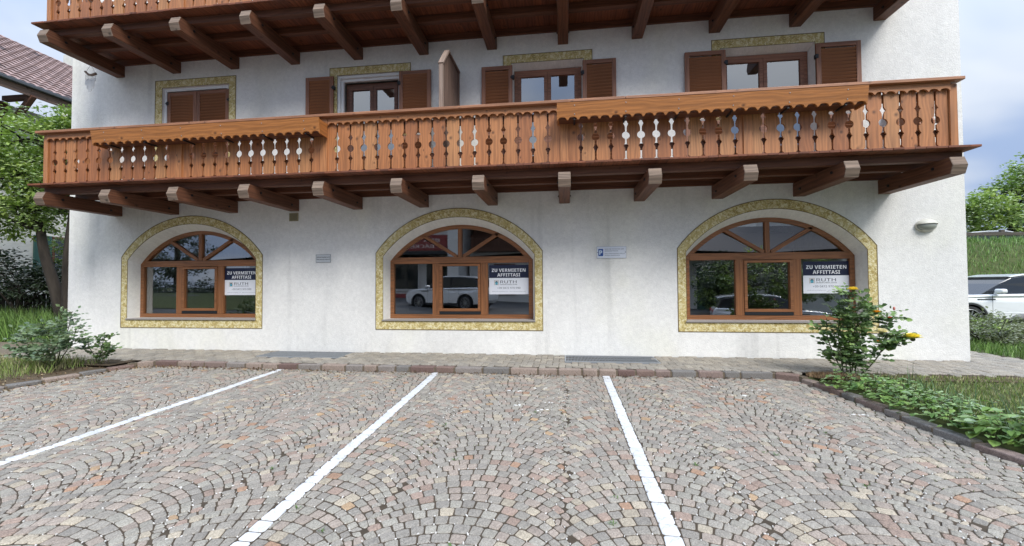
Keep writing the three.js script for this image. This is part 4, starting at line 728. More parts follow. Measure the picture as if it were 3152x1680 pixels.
// positions measured along the bush: x along the house, y up
rosePlant('yellow_rose_bush', 'tall rose bush with yellow blooms in the corner bed', [3.8, -0.02, 1.3], [
  [[-0.14, 0, 0], [-0.2, 0.3, 0.02], [-0.24, 0.65, 0.03], [-0.2, 0.95, 0.05]], [[-0.08, 0, 0], [-0.1, 0.4, -0.02], [-0.14, 0.8, 0], [-0.08, 1.2, 0.02]], [[-0.02, 0, 0.02], [0, 0.35, 0.05], [0.02, 0.75, 0.08], [0.1, 1.08, 0.08]],
  [[0.04, 0, 0], [0.1, 0.28, 0], [0.16, 0.6, -0.02], [0.3, 0.86, 0]], [[0.08, 0, 0.02], [0.28, 0.16, 0.05], [0.46, 0.36, 0.06], [0.58, 0.6, 0.05], [0.6, 0.92, 0.04]], [[0.46, 0.36, 0.06], [0.62, 0.5, 0.1], [0.78, 0.58, 0.12]], [[-0.1, 0, -0.04], [-0.22, 0.25, -0.08], [-0.34, 0.55, -0.1], [-0.36, 0.82, -0.08]], [[0.02, 0.02, -0.05], [0.06, 0.5, -0.12], [0.2, 0.82, -0.12], [0.4, 0.98, -0.1]]],
  470, RG, 971, [[[-0.02, 1.245, 0.1], 0.066, [0.98, 0.78, 0.14]], [[0.33, 0.67, 0.24], 0.078, [0.93, 0.86, 0.55]], [[0.86, 0.595, 0.22], 0.1, [1, 0.86, 0.16]], [[0.33, 0.93, 0.16], 0.045, [0.92, 0.52, 0.06]], [[0.62, 0.845, 0.08], 0.03, [0.8, 0.24, 0.06]], [[0.31, 0.53, 0.18], 0.02, [0.85, 0.4, 0.06]], [[0.72, 0.97, 0.05], 0.017, [0.6, 0.2, 0.16], 'bud'], [[0.3, 1.16, 0.02], 0.012, [0.1, 0.15, 0.06], 'bud'], [[0.27, 1.13, 0.02], 0.011, [0.1, 0.15, 0.06], 'bud'], [[0.66, 0.99, 0.05], 0.012, [0.1, 0.15, 0.06], 'bud']], { sc: [0.7, 0.94, 0.9], reach: 0.14, leaf: 0.06, low: 0.14 });
rosePlant('leafy_rose_bush', 'low blue-green rose bush without flowers in the grassy bed', [-8.02, -0.02, 1.72], [
  [[0, 0, 0], [-0.2, 0.22, 0.05], [-0.42, 0.42, 0.08], [-0.62, 0.56, 0.1]], [[0, 0, 0], [-0.05, 0.3, 0], [-0.12, 0.55, 0.05], [-0.2, 0.72, 0.05]], [[0.03, 0, 0], [0.1, 0.28, 0], [0.18, 0.6, -0.05], [0.26, 0.9, -0.05]], [[0.03, 0, 0], [0.2, 0.2, 0.02], [0.36, 0.42, 0], [0.42, 0.66, 0]], [[0, 0, 0.03], [-0.18, 0.14, 0.14], [-0.36, 0.26, 0.2], [-0.46, 0.36, 0.2]], [[0, 0, 0.03], [0.14, 0.15, 0.18], [0.26, 0.3, 0.22], [0.34, 0.42, 0.2]]], 240, RB, 981, [], { leaf: 0.062, low: 0.3, sc: [0.86, 0.95, 0.9] });
rosePlant('small_rose_bush', 'small leafy rose seedling near the kerb corner of the bed', [-7.62, -0.02, 1.42], [[[0, 0, 0], [-0.08, 0.14, 0], [-0.16, 0.28, 0.02], [-0.2, 0.38, 0]], [[0, 0, 0], [0.04, 0.18, 0], [0.08, 0.34, 0], [0.12, 0.46, 0]], [[0, 0, 0], [0.12, 0.12, 0.04], [0.22, 0.22, 0.05], [0.3, 0.27, 0.04]]], 95, [[0.06, 0.12, 0.04], [0.09, 0.16, 0.05], [0.12, 0.2, 0.05]], 991, [], { leaf: 0.05, low: 0.2, reach: 0.12 });

// ground cover with large pointed leaves along the right kerb
{
  const lg = (() => { const g = new GB(true), c = [1, 1, 1]; const O = [[0, 0], [0.16, 0.34], [0.42, 0.46], [0.72, 0.3], [1, 0]], L = O.map(([t, s]) => g.v([s, 0.1 * s - 0.25 * t * t + 0.12 * t, t], [0.25, 0.95, 0.1], s, t, c)), R = O.map(([t, s]) => g.v([-s, 0.1 * s - 0.25 * t * t + 0.12 * t, t], [-0.25, 0.95, 0.1], -s, t, c)); for (let k = 0; k < 4; k++) { g.t(L[0], L[k + 1], L[k]); g.t(R[0], R[k], R[k + 1]); } g.t(L[0], L[4], L[3]); return g.geo(); })();
  lg.deleteAttribute('color');
  const mats = [[0.17, 0.31, 0.055], [0.22, 0.37, 0.075], [0.13, 0.25, 0.055], [0.27, 0.42, 0.09]].map((c) => new THREE.MeshPhysicalMaterial({ color: lin(...c), roughness: 0.6, transmission: 0.28, thickness: 0, side: THREE.DoubleSide }));
  const r = rng(1001), all = [];
  const clumps = [[3.5, 1.72, 0.26, 0.26], [3.55, 2.05, 0.28, 0.25], [3.6, 2.4, 0.28, 0.26], [3.64, 2.75, 0.28, 0.27], [3.68, 3.05, 0.28, 0.25], [3.78, 3.35, 0.3, 0.33], [3.98, 3.62, 0.36, 0.44], [4.25, 3.72, 0.38, 0.44], [3.9, 1.95, 0.3, 0.2], [4.0, 2.4, 0.28, 0.18]];
  clumps.forEach(([x, z, rad, h], ci) => { const t = thing('ground_cover_plant', ['bright green leafy ground cover at the foot of the yellow rose', 'leafy ground cover second along the kerb from the yellow rose', 'leafy ground cover third along the kerb from the yellow rose', 'leafy ground cover in the middle of the kerb planting', 'low leafy ground cover spilling onto the kerb before the large plants', 'broad-leaved plant leaning over the kerb stones', 'large broad-leaved green plant at the edge of the picture', 'tall broad-leaved plant at the picture corner behind the kerb', 'low leaves at the lawn side behind the yellow rose', 'low leaves at the lawn edge halfway along the kerb planting'][ci], 'plant', [x, ybed(x, z) - 0.02, z], 0, 'leafy plants along the kerb'); const n = ci > 4 && ci < 8 ? 130 : 120;
    part('stems', merge([0, 1, 2, 3, 4].map((k) => { const a = k * 1.25, e = V(Math.cos(a) * rad * 0.5, h * 0.8, Math.sin(a) * rad * 0.5); return tube([V(0, 0, 0), e.clone().multiplyScalar(0.5).add(V(0, 0.02, 0)), e], 0.004, 0.002, 4, 4); })), stemMat, t);
    for (let k = 0; k < n; k++) { const d = Math.sqrt(r()) * rad, a = r() * 6.283, s = (ci > 4 && ci < 8 ? 0.085 : 0.056) * (0.6 + r() * 0.7), px = Math.cos(a) * d, pz = Math.sin(a) * d, dome = h * (1 - 0.75 * (d / rad) * (d / rad)) * (0.45 + 0.6 * r()); const m = new THREE.Mesh(lg, mats[Math.floor(r() * 4)]); m.name = 'leaf'; m.position.set(px, dome, pz); m.rotation.set((r() - 0.3) * 0.7, Math.atan2(px, pz) + (r() - 0.5) * 1.8, (r() - 0.5) * 0.5, 'YXZ'); m.scale.set(s, s, s); t.add(m); } });
  grass('tall_weeds', 'long arching grass blades among the ground cover', 260, (q) => { const z = 1.6 + q() * 2.3, b = bedR(z); return [b + 0.3 + q() * 0.7, ybed(0, z), z, z > 2.9 ? 1.3 : 0.8]; }, 0.3, 0.009, [[0.13, 0.24, 0.09], [0.17, 0.27, 0.12], [0.1, 0.2, 0.06]], 1011);
  // straw mulch at the foot of the rose, dry leaves along the kerb
  grass('straw_mulch', 'dry brown straw mulch at the foot of the rose bush', 1500, (q) => { const a = q() * 6.283, d = Math.sqrt(q()); return [3.52 + Math.cos(a) * d * 0.34, -0.005 + 0.02 * (1 - d), 1.42 + Math.sin(a) * d * 0.2]; }, 0.045, 0.005, [[0.3, 0.19, 0.09], [0.22, 0.13, 0.06], [0.36, 0.26, 0.14]], 1021);
  const lf = new THREE.InstancedMesh(blade, new THREE.MeshStandardMaterial({ color: lin(1, 1, 1), roughness: 0.9, side: THREE.DoubleSide }), 1500), q = rng(1031), mt = new THREE.Matrix4(), Q = new THREE.Quaternion(), e = new THREE.Euler(), c = new THREE.Color();
  for (let k = 0; k < 1500; k++) { const i = Math.floor(60 + Math.pow(q(), 1.4) * 300), p = kerbPts[i], a = kerbPts[i + 1], n = V(a.z - p.z, 0, p.x - a.x).normalize(), inBed = q() < 0.35 && p.x < -6.9, d = inBed ? 0.14 + q() * 0.4 : -0.012 - Math.pow(q(), 2.2) * 0.17, z = p.z + n.z * d, x = p.x + n.x * d; e.set(1.3 + (q() - 0.5) * 0.7, q() * 6.28, q() * 0.6); const s = 0.018 + q() * 0.026; mt.compose(V(x, inBed ? ybed(x, z) - 0.01 : yg(z) + 0.004, z), Q.setFromEuler(e), V(s * 0.5, s, s)); lf.setMatrixAt(k, mt); const t = q(); c.setRGB(...(t > 0.6 ? [0.36, 0.24, 0.13] : t > 0.3 ? [0.24, 0.14, 0.075] : [0.45, 0.36, 0.22])); lf.setColorAt(k, c); }
  lf.name = 'dry_leaves'; lf.userData.kind = 'stuff'; tag(lf, 'small dry leaves blown against the kerb', 'leaves'); scene.add(lf);
  // weeds in the cobble joints
  const wd = [[-1.2, 3.35], [-0.9, 4.1], [0.28, 4.85], [0.33, 4.55], [-1.75, 4.9], [1.65, 3.7], [1.73, 3.73], [2.1, 4.2], [1.0, 4.0], [-0.33, 2.9], [-1.45, 5.1], [2.4, 3.2], [-2.3, 4.4], [-0.65, 5.15]], w0 = rng(1041);
  wd.forEach(([x, z]) => { const t = thing('weed_tuft', 'tiny green weed growing in a joint between the cobbles', 'weed', [x, ygw(x, z) - 0.006, z], 0, 'weeds in the cobble joints'), g = new GB(true); for (let k = 0; k < 9; k++) { const a = w0() * 6.283, ax = V(Math.cos(a), 0.5 + w0() * 0.8, Math.sin(a)).normalize(), f = 0.8 + w0() * 0.4; smallLeaf(g, V((w0() - 0.5) * 0.02, 0, (w0() - 0.5) * 0.02), ax, V(0, 1, 0), 0.022 + w0() * 0.02, 0.008, [0.14 * f, 0.24 * f, 0.06 * f]); } part('leaves', g.geo(), leafMat, t); });
}
// moss in the joints toward the house
grass('joint_moss', 'short moss and grass filling cobble joints', 3800, (r) => { const s = setts[Math.floor(r() * setts.length)]; if (s.dead || s.cz > 4.2) return null; const m = patch(s.cx, s.cz, 1.3, 1050); if (r() > sstep(0.5, 0.72, m)) return null; const p = s.q[Math.floor(r() * s.q.length)]; return [p[0] + (r() - 0.5) * 0.012, ygw(p[0], p[1]) - 0.007, p[1] + (r() - 0.5) * 0.012]; }, 0.02, 0.004, [[0.1, 0.15, 0.04], [0.14, 0.18, 0.05]], 1051);
// white lime splashes on the cobbles
{ const r = rng(1061), L = []; for (const [x, z] of [[-0.57, 2.65], [-0.16, 2.52], [-0.25, 2.8], [-1.68, 2.25], [-0.67, 2.07], [-0.31, 1.95], [2.1, 2.03], [3.08, 2.65], [2.41, 1.8], [1.93, 1.69], [-3.45, 2.45]]) for (let k = 0; k < 4; k++) { const X = x + (r() - 0.5) * 0.2, Z = z + (r() - 0.5) * 0.08, s = 0.005 + r() * 0.016; L.push(ball(1, X, ygw(X, Z) + 0.001, Z, s * (0.7 + r()), 0.0035, s * (0.5 + r() * 0.6), 9, 4)); }
  const m = new THREE.Mesh(merge(L), new THREE.MeshStandardMaterial({ color: lin(0.75, 0.74, 0.7), roughness: 0.9 })); m.name = 'lime_splashes'; m.userData.kind = 'stuff'; tag(m, 'dried white splashes on the cobbles', 'splashes'); scene.add(m); }
// ---------- vehicles ----------
const paint = new THREE.MeshPhysicalMaterial({ color: lin(0.8, 0.82, 0.83), roughness: 0.35, clearcoat: 1, clearcoatRoughness: 0.05 });
const darkGlass = new THREE.MeshPhysicalMaterial({ color: lin(0.018, 0.021, 0.024), roughness: 0.06, ior: 1.7 }), clad = new THREE.MeshStandardMaterial({ color: lin(0.025, 0.026, 0.028), roughness: 0.6 });
const rimMat = new THREE.MeshStandardMaterial({ color: lin(0.45, 0.46, 0.47), metalness: 0.7, roughness: 0.35 }), chrome = new THREE.MeshStandardMaterial({ color: lin(0.6, 0.6, 0.6), metalness: 1, roughness: 0.15 });
function car(label, pos, turn, group) {
  const t = thing('parked_car', label, 'car', pos, turn, group), HW = 0.94, WB = 1.33;
  const taper = (g) => { const P = g.attributes.position; for (let k = 0; k < P.count; k++) { const x = P.getX(k), y = P.getY(k); P.setZ(k, P.getZ(k) * (1 - 0.1 * sstep(1.35, 2.25, Math.abs(x)) - 0.24 * Math.max(0, y - 1.02) + 0.05 * Math.max(0, y - 1.02) * (y > 1.05 ? 1 : 0))); } g.computeVertexNormals(); return g; };
  const s = new THREE.Shape(); s.moveTo(-2.0, 0.3); s.lineTo(-2.14, 0.45); s.lineTo(-2.19, 0.75); s.quadraticCurveTo(-2.18, 0.98, -2.05, 1.07); s.lineTo(-1.2, 1.06); s.lineTo(0, 1.04); s.lineTo(0.98, 1.02); s.quadraticCurveTo(1.75, 0.98, 2.05, 0.86); s.quadraticCurveTo(2.2, 0.76, 2.2, 0.6); s.lineTo(2.17, 0.38); s.lineTo(2.0, 0.26); s.lineTo(WB + 0.42, 0.26);
  s.absarc(WB, 0.34, 0.41, -0.2, Math.PI + 0.2, false); s.lineTo(-WB + 0.42, 0.26); s.absarc(-WB, 0.34, 0.41, -0.2, Math.PI + 0.2, false); s.closePath();
  const body = ext(s, 2 * HW - 0.16, { bevelEnabled: true, bevelThickness: 0.08, bevelSize: 0.05, bevelOffset: -0.05, bevelSegments: 4, curveSegments: 14 }); body.translate(0, 0, -HW + 0.08); part('body', taper(body), paint, t);
  const gh = poly([[-2.02, 1.03], [-1.86, 1.4], [-1.72, 1.47], [-1.0, 1.55], [-0.1, 1.555], [0.22, 1.5], [0.55, 1.33], [1.08, 1.0]]), gg = ext(gh, 2 * HW - 0.2, { bevelEnabled: true, bevelThickness: 0.03, bevelSize: 0.02, bevelOffset: -0.02, bevelSegments: 2 }); gg.translate(0, 0, -HW + 0.1); part('window_band', taper(gg), darkGlass, t);
  const rf = poly([[-1.98, 1.44], [-1.8, 1.49], [-1.0, 1.555], [-0.1, 1.56], [0.2, 1.51], [0.26, 1.54], [-0.12, 1.615], [-1.0, 1.61], [-1.7, 1.56], [-2.0, 1.5]]), rg = ext(rf, 2 * HW - 0.24, { bevelEnabled: true, bevelThickness: 0.03, bevelSize: 0.012, bevelOffset: -0.012, bevelSegments: 2 }); rg.translate(0, 0, -HW + 0.12); part('roof', taper(rg), paint, t);
  for (const sd of [-1, 1]) {
    const z = (y) => sd * (HW - 0.07) * (1 - 0.19 * Math.max(0, y - 1.02));
    part('window_frame', bx(-0.52, -0.47, 1.06, 1.53, sd > 0 ? 0.83 : -0.86, sd > 0 ? 0.86 : -0.83, 1, 0.004), clad, t);
    part('mirror', merge([new RoundedBoxGeometry(0.17, 0.13, 0.25, 3, 0.05).translate(0.68, 1.12, sd * 1.06), bx(0.66, 0.72, 1.03, 1.08, sd > 0 ? 0.88 : -1.0, sd > 0 ? 1.0 : -0.88, 2, 0.01)].map(clean)), paint, t);
    for (const [x0, x1] of [[0.79, 0.798], [-0.46, -0.452], [-1.02, -1.012]]) part('door_seam', bx(x0, x1, 0.34, 1.0, sd > 0 ? HW - 0.004 : -HW - 0.002, sd > 0 ? HW + 0.002 : -HW + 0.004, 1, 0), M.black, t);
    for (const x of [-0.36, -0.95]) part('door_handle', bx(x, x + 0.17, 0.87, 0.9, sd > 0 ? HW - 0.005 : -HW - 0.025, sd > 0 ? HW + 0.025 : -HW + 0.005, 0, 0.01), paint, t);
    part('sill_trim', bx(-0.92, 0.92, 0.24, 0.34, sd > 0 ? HW - 0.06 : -HW - 0.008, sd > 0 ? HW + 0.008 : -HW + 0.06, 0, 0.01), clad, t);
    part('side_vent', bx(0.72, 1.15, 0.87, 0.895, sd > 0 ? HW - 0.02 : -HW - 0.004, sd > 0 ? HW + 0.004 : -HW + 0.02, 0, 0.002), clad, t);
    part('side_crease', bx(-1.0, 0.85, 0.47, 0.5, sd > 0 ? HW - 0.02 : -HW - 0.006, sd > 0 ? HW + 0.006 : -HW + 0.02, 0, 0.005), paint, t);
    part('headlight', new RoundedBoxGeometry(0.3, 0.11, 0.34, 2, 0.04).translate(2.0, 0.76, sd * 0.6), chrome, t); part('tail_light', new RoundedBoxGeometry(0.12, 0.14, 0.3, 2, 0.03).translate(-2.13, 0.92, sd * 0.62), new THREE.MeshStandardMaterial({ color: lin(0.35, 0.02, 0.02), roughness: 0.3 }), t);
    for (const x of [-WB, WB]) {
      const w = sub('wheel', t); w.position.set(x, 0.345, sd * 0.82);
      part('tyre', clean(new THREE.LatheGeometry([[0.235, -0.11], [0.3, -0.115], [0.335, -0.09], [0.345, 0], [0.335, 0.09], [0.3, 0.115], [0.235, 0.11]].map(([a, b]) => new THREE.Vector2(a, b)), 36).rotateX(Math.PI / 2)), M.rubber, w);
      const rim = [new THREE.TorusGeometry(0.235, 0.014, 6, 32).translate(0, 0, sd * 0.105), new THREE.CylinderGeometry(0.055, 0.055, 0.05, 16).rotateX(Math.PI / 2).translate(0, 0, sd * 0.085)]; for (let k = 0; k < 10; k++) { const b = new THREE.BoxGeometry(0.19, k % 2 ? 0.02 : 0.028, 0.03).translate(0.14, 0, sd * 0.085); b.rotateZ(k * Math.PI / 5); rim.push(b); } part('rim', merge(rim.map(clean)), rimMat, w);
      part('hub_shade_disc', clean(new THREE.CylinderGeometry(0.23, 0.23, 0.02, 24).rotateX(Math.PI / 2)), M.black, w);  // black disc behind the spokes, painted stand-in for the shade inside the wheel
      const arch = new THREE.Shape(); arch.absarc(0, 0, 0.43, -0.1, Math.PI + 0.1, false); arch.absarc(0, 0, 0.385, Math.PI + 0.1, -0.1, true); const ag = ext(arch, 0.03); ag.translate(x, 0.34, sd > 0 ? HW - 0.022 : -HW - 0.008); part('arch_trim', ag, clad, t);
      part('wheel_well', clean(new THREE.CylinderGeometry(0.405, 0.405, 0.3, 24, 1, true, 0, Math.PI * 2).rotateX(Math.PI / 2).translate(x, 0.34, sd * 0.72)), M.black, t);
    }
  }
  part('underbody', bx(-1.95, 1.95, 0.2, 0.3, -0.72, 0.72, 0, 0.02), M.black, t); part('grille', new RoundedBoxGeometry(0.06, 0.16, 0.9, 2, 0.02).translate(2.185, 0.62, 0), M.black, t); part('bumper', new RoundedBoxGeometry(0.16, 0.16, 1.5, 2, 0.04).translate(2.08, 0.34, 0), clad, t);
  return t;
}
// ---------- right of the house: parking, bank, fence, trees ----------
struct('side_parking', sheet(6.4, 46, -9.6, -3.2, 2, 2, (x, z) => -0.24), asphalt);
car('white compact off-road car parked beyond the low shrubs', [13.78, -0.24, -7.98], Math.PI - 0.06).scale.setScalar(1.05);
const bankY = (x, z) => -0.24 + 3.42 * sstep(-9.6, -15.2, z) - 0.85 * sstep(-15.4, -17.0, z) + 0.12 * (fbm(x * 0.7, z * 0.7, 0, 0, 3, 1100) - 0.5) * sstep(-9.6, -10.6, z);
struct('grass_bank', sheet(6.4, 60, -60, -9.55, 60, 60, bankY), turf);
grass('bank_grass', 'long rough grass covering the bank', 16000, (r) => { const x = 11.5 + r() * 16, z = -15.6 + r() * 5.8; return [x, bankY(x, z) - 0.02, z]; }, 0.26, 0.02, GG, 1111);
{
  const f = thing('rail_fence', 'weathered grey timber rail fence on top of the bank', 'fence', [0, 0, 0]);
  for (let k = 0; k < 11; k++) { const x = 14 + k * 2.35, z = -15.0 - (x - 14) * 0.1; part('post', bx(x - 0.09, x + 0.09, bankY(x, z) - 0.3, 3.72, z - 0.07, z + 0.07, 1, 0.02), M.fenceWood, f); if (k < 10) { const g = bx(-1.19, 1.19, -0.085, 0.085, -0.05, 0.05, 0, 0.02); g.rotateY(0.0998); g.translate(x + 1.175, 3.5, z - 0.03); part('rail', g, M.fenceWood, f); } }
}
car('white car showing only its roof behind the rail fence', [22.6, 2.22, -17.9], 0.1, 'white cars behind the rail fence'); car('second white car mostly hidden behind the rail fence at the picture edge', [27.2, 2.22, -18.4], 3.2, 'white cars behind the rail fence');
tree('roadside_tree', 'olive green leafy tree behind the fence next to the wall edge', 'tree', [[[[20.5, 1.5, -21.5], [20.3, 3.6, -21.5], [20.6, 5.2, -21.4], [20.9, 6.6, -21.5]], 0.2, 0.07]], [[20.6, 5.9, -21.5, 2.4, 1.6, 2], [19.0, 5.2, -21.3, 1.6, 1.4, 1.4], [22.4, 5.0, -21.2, 2.0, 1.5, 1.6], [21.4, 7.2, -21.6, 1.4, 0.9, 1.2]], 270, 40, 0.2, [...GO, ...GR], 1121, null, 0.5);
tree('tall_roadside_tree', 'taller green tree behind the fence at the picture edge', 'tree', [[[[26.5, 1.5, -21], [26.3, 4, -21], [26.6, 5.2, -21], [26.7, 6.6, -21]], 0.26, 0.08]], [[26.9, 6.1, -21, 2.2, 1.9, 2.2], [24.8, 5.3, -20.6, 1.8, 1.3, 1.6], [27.6, 5.0, -20.6, 2.2, 1.7, 1.8], [27.6, 7.4, -21, 1.4, 1.2, 1.4]], 320, 40, 0.21, GR, 1131, null, 0.52);
for (const [p, s, lab, sd, c] of [[[8.3, 0.22, -1.95], [0.7, 0.4, 0.6], 'low olive shrub next to the house corner', 1141, GO], [[9.35, 0.14, -1.75], [0.7, 0.32, 0.5], 'low spreading shrub second from the house corner', 1151, GO], [[10.5, 0.12, -1.6], [0.75, 0.3, 0.55], 'low shrub at the picture edge below the white car', 1161, GO], [[8.9, 0.1, -2.9], [0.6, 0.35, 0.5], 'low shrub behind the first one near the house corner', 1171, GR]]) {
  const t = thing('low_shrub', lab, 'shrub', p, 0, 'low shrubs beside the house'), r = rng(sd);
  const st = []; for (let k = 0; k < 9; k++) { const d = rv(r); st.push(tube([V(d.x * 0.08, -0.33, d.z * 0.08), V(d.x * s[0] * 0.4, -0.05, d.z * s[2] * 0.4), V(d.x * s[0] * 0.85, Math.abs(d.y) * s[1] * 0.9, d.z * s[2] * 0.85)], 0.012, 0.004, 5, 5)); }
  part('stems', merge(st), bark, t); part('crown', crown([[0, 0, 0, ...s]], 62, 44, 0.062, c, sd, 0.2), leafMat, t);
}
part('stone', ball(0.2, 0, 0, 0, 1.6, 0.55, 0.9, 12, 8), new THREE.MeshStandardMaterial({ color: lin(0.3, 0.3, 0.29), roughness: 0.95, map: speck }), thing('boulder', 'grey boulder lying among the low shrubs', 'boulder', [10.1, 0.42, -3.1]));

// ---------- left: neighbour house, fence ----------
{
  const h = thing('neighbour_house', 'white house with reddish tiled roof behind the garden tree', 'house'), ex = -17, ey = 7.72, rx = -22, ry = 11.15, z0 = 5, z1 = -11.2;
  const white = new THREE.MeshStandardMaterial({ color: lin(0.72, 0.71, 0.68), map: plasterMap, roughness: 0.95 });
  part('wall', uvm(bx(-27, -18.3, -0.8, 7.3, -22, 4.4, 0, 0), 0), white, h);
  const roofM = new THREE.MeshStandardMaterial({ color: lin(1, 1, 1), vertexColors: true, roughness: 0.85 }), g = new GB(true), r = rng(1201), n = 19, wv = 0.24, N = Math.round((z0 - z1) / wv), d = V(rx - ex, ry - ey, 0), L = d.length(); d.normalize(); const nr = V(-d.y, d.x, 0); if (nr.y < 0) nr.negate();
  for (let c = 0; c < n; c++) for (let k = 0; k < N; k++) { const f = 0.72 + r() * 0.5, col = r() > 0.985 ? [0.08, 0.06, 0.06] : [0.27 * f, 0.185 * f, 0.165 * f], seg = 4; for (let q = 0; q < seg; q++) { const P = (t, s, lift) => { const z = z0 + (z1 - z0) * ((k + s) / N), w = 0.035 * Math.sin(s * Math.PI) + lift, a = V(ex, ey, z).addScaledVector(d, t * L / n).addScaledVector(nr, w); return [a.x, a.y, a.z]; }; const a = P(c, q / seg, 0.05), b = P(c, (q + 1) / seg, 0.05), e = P(c + 1.02, (q + 1) / seg, 0.012), w = P(c + 1.02, q / seg, 0.012), lo = P(c, q / seg, 0.0), lo2 = P(c, (q + 1) / seg, 0.0); g.quad(a, b, e, w, col); g.quad(lo, lo2, b, a, col); } }
  const rt = part('roof', bx(rx - 5, rx, ry - 3.5, ry - 3.4, z1, z0, 2, 0), M.oldWood, h); part('roof_tiles', g.geo(), roofM, rt).userData.kind = 'stuff';
  const sl = bx(-L / 2, L / 2, -0.14, -0.02, -8.1, 8.1, 0, 0); sl.rotateZ(Math.atan2(ry - ey, rx - ex) + Math.PI); sl.translate((ex + rx) / 2, (ey + ry) / 2, (z0 + z1) / 2); part('roof_deck', sl, M.oldWood, rt);
  part('gutter', bx(ex - 0.02, ex + 0.12, ey - 0.1, ey + 0.02, z1, z0, 2, 0.03), new THREE.MeshStandardMaterial({ color: lin(0.09, 0.095, 0.1), roughness: 0.5, metalness: 0.3 }), rt); part('fascia', bx(ex - 0.06, ex - 0.025, ey - 0.34, ey - 0.09, z1, z0, 2, 0.01), M.greyWood, rt);
  for (let k = 0; k < 6; k++) { const z = 2.6 - k * 2.2; part('bracket', merge([bx(-18.3, -18.1, 5.9, 7.3, z - 0.09, z + 0.09, 1, 0.01), (() => { const b = bx(-0.9, 0.9, -0.08, 0.08, z - 0.07, z + 0.07, 0, 0.01); b.rotateZ(0.85); b.translate(-17.6, 6.75, 0); return b; })(), bx(-18.1, -17.1, 7.3, 7.46, z - 0.08, z + 0.08, 0, 0.01)]), M.oldWood, h); }
  for (const [y, z] of [[5.0, -2.3], [2.4, -2.3], [5.0, -6], [2.4, -6], [2.4, 1.5]]) { const w = sub('window', h); part('frame', bx(-18.32, -18.27, y - 0.65, y + 0.65, z - 0.5, z + 0.5, 1, 0.01), M.oldWood, w); part('pane', bx(-18.268, -18.262, y - 0.56, y + 0.56, z - 0.42, z + 0.42, 1, 0), darkGlass, w); for (const s of [-1, 1]) part('shutter', bx(-18.3, -18.25, y - 0.65, y + 0.65, z + s * 0.78 - 0.26, z + s * 0.78 + 0.26, 1, 0.01), new THREE.MeshStandardMaterial({ color: lin(0.03, 0.09, 0.075), roughness: 0.7 }), w); }
  part('fire_wall', uvm(bx(-26, -20.6, 9.2, 13.4, -12.4, -11.3, 0, 0), 0), white, h); part('flashing', bx(-22.4, -20.58, 9.15, 10.6, -11.3, -11.16, 0, 0.01), new THREE.MeshStandardMaterial({ color: lin(0.12, 0.13, 0.14), roughness: 0.6 }), h);
  const pf = thing('picket_fence', 'dark picket fence in front of the white neighbour house', 'fence', [0, 0, 0]), rr = rng(1211);
  for (let k = 0; k < 34; k++) { const z = -3.7, x = -19.2 + k * 0.165; part('picket', bx(x, x + 0.115 + rr() * 0.02, -0.2, 1.0 + rr() * 0.06, z - 0.012, z + 0.012, 1, 0.004), M.darkFence, pf); }
  for (const y of [0.25, 0.8]) part('rail', bx(-19.3, -13.5, y, y + 0.08, -3.76, -3.715, 0, 0.005), M.darkFence, pf);
}

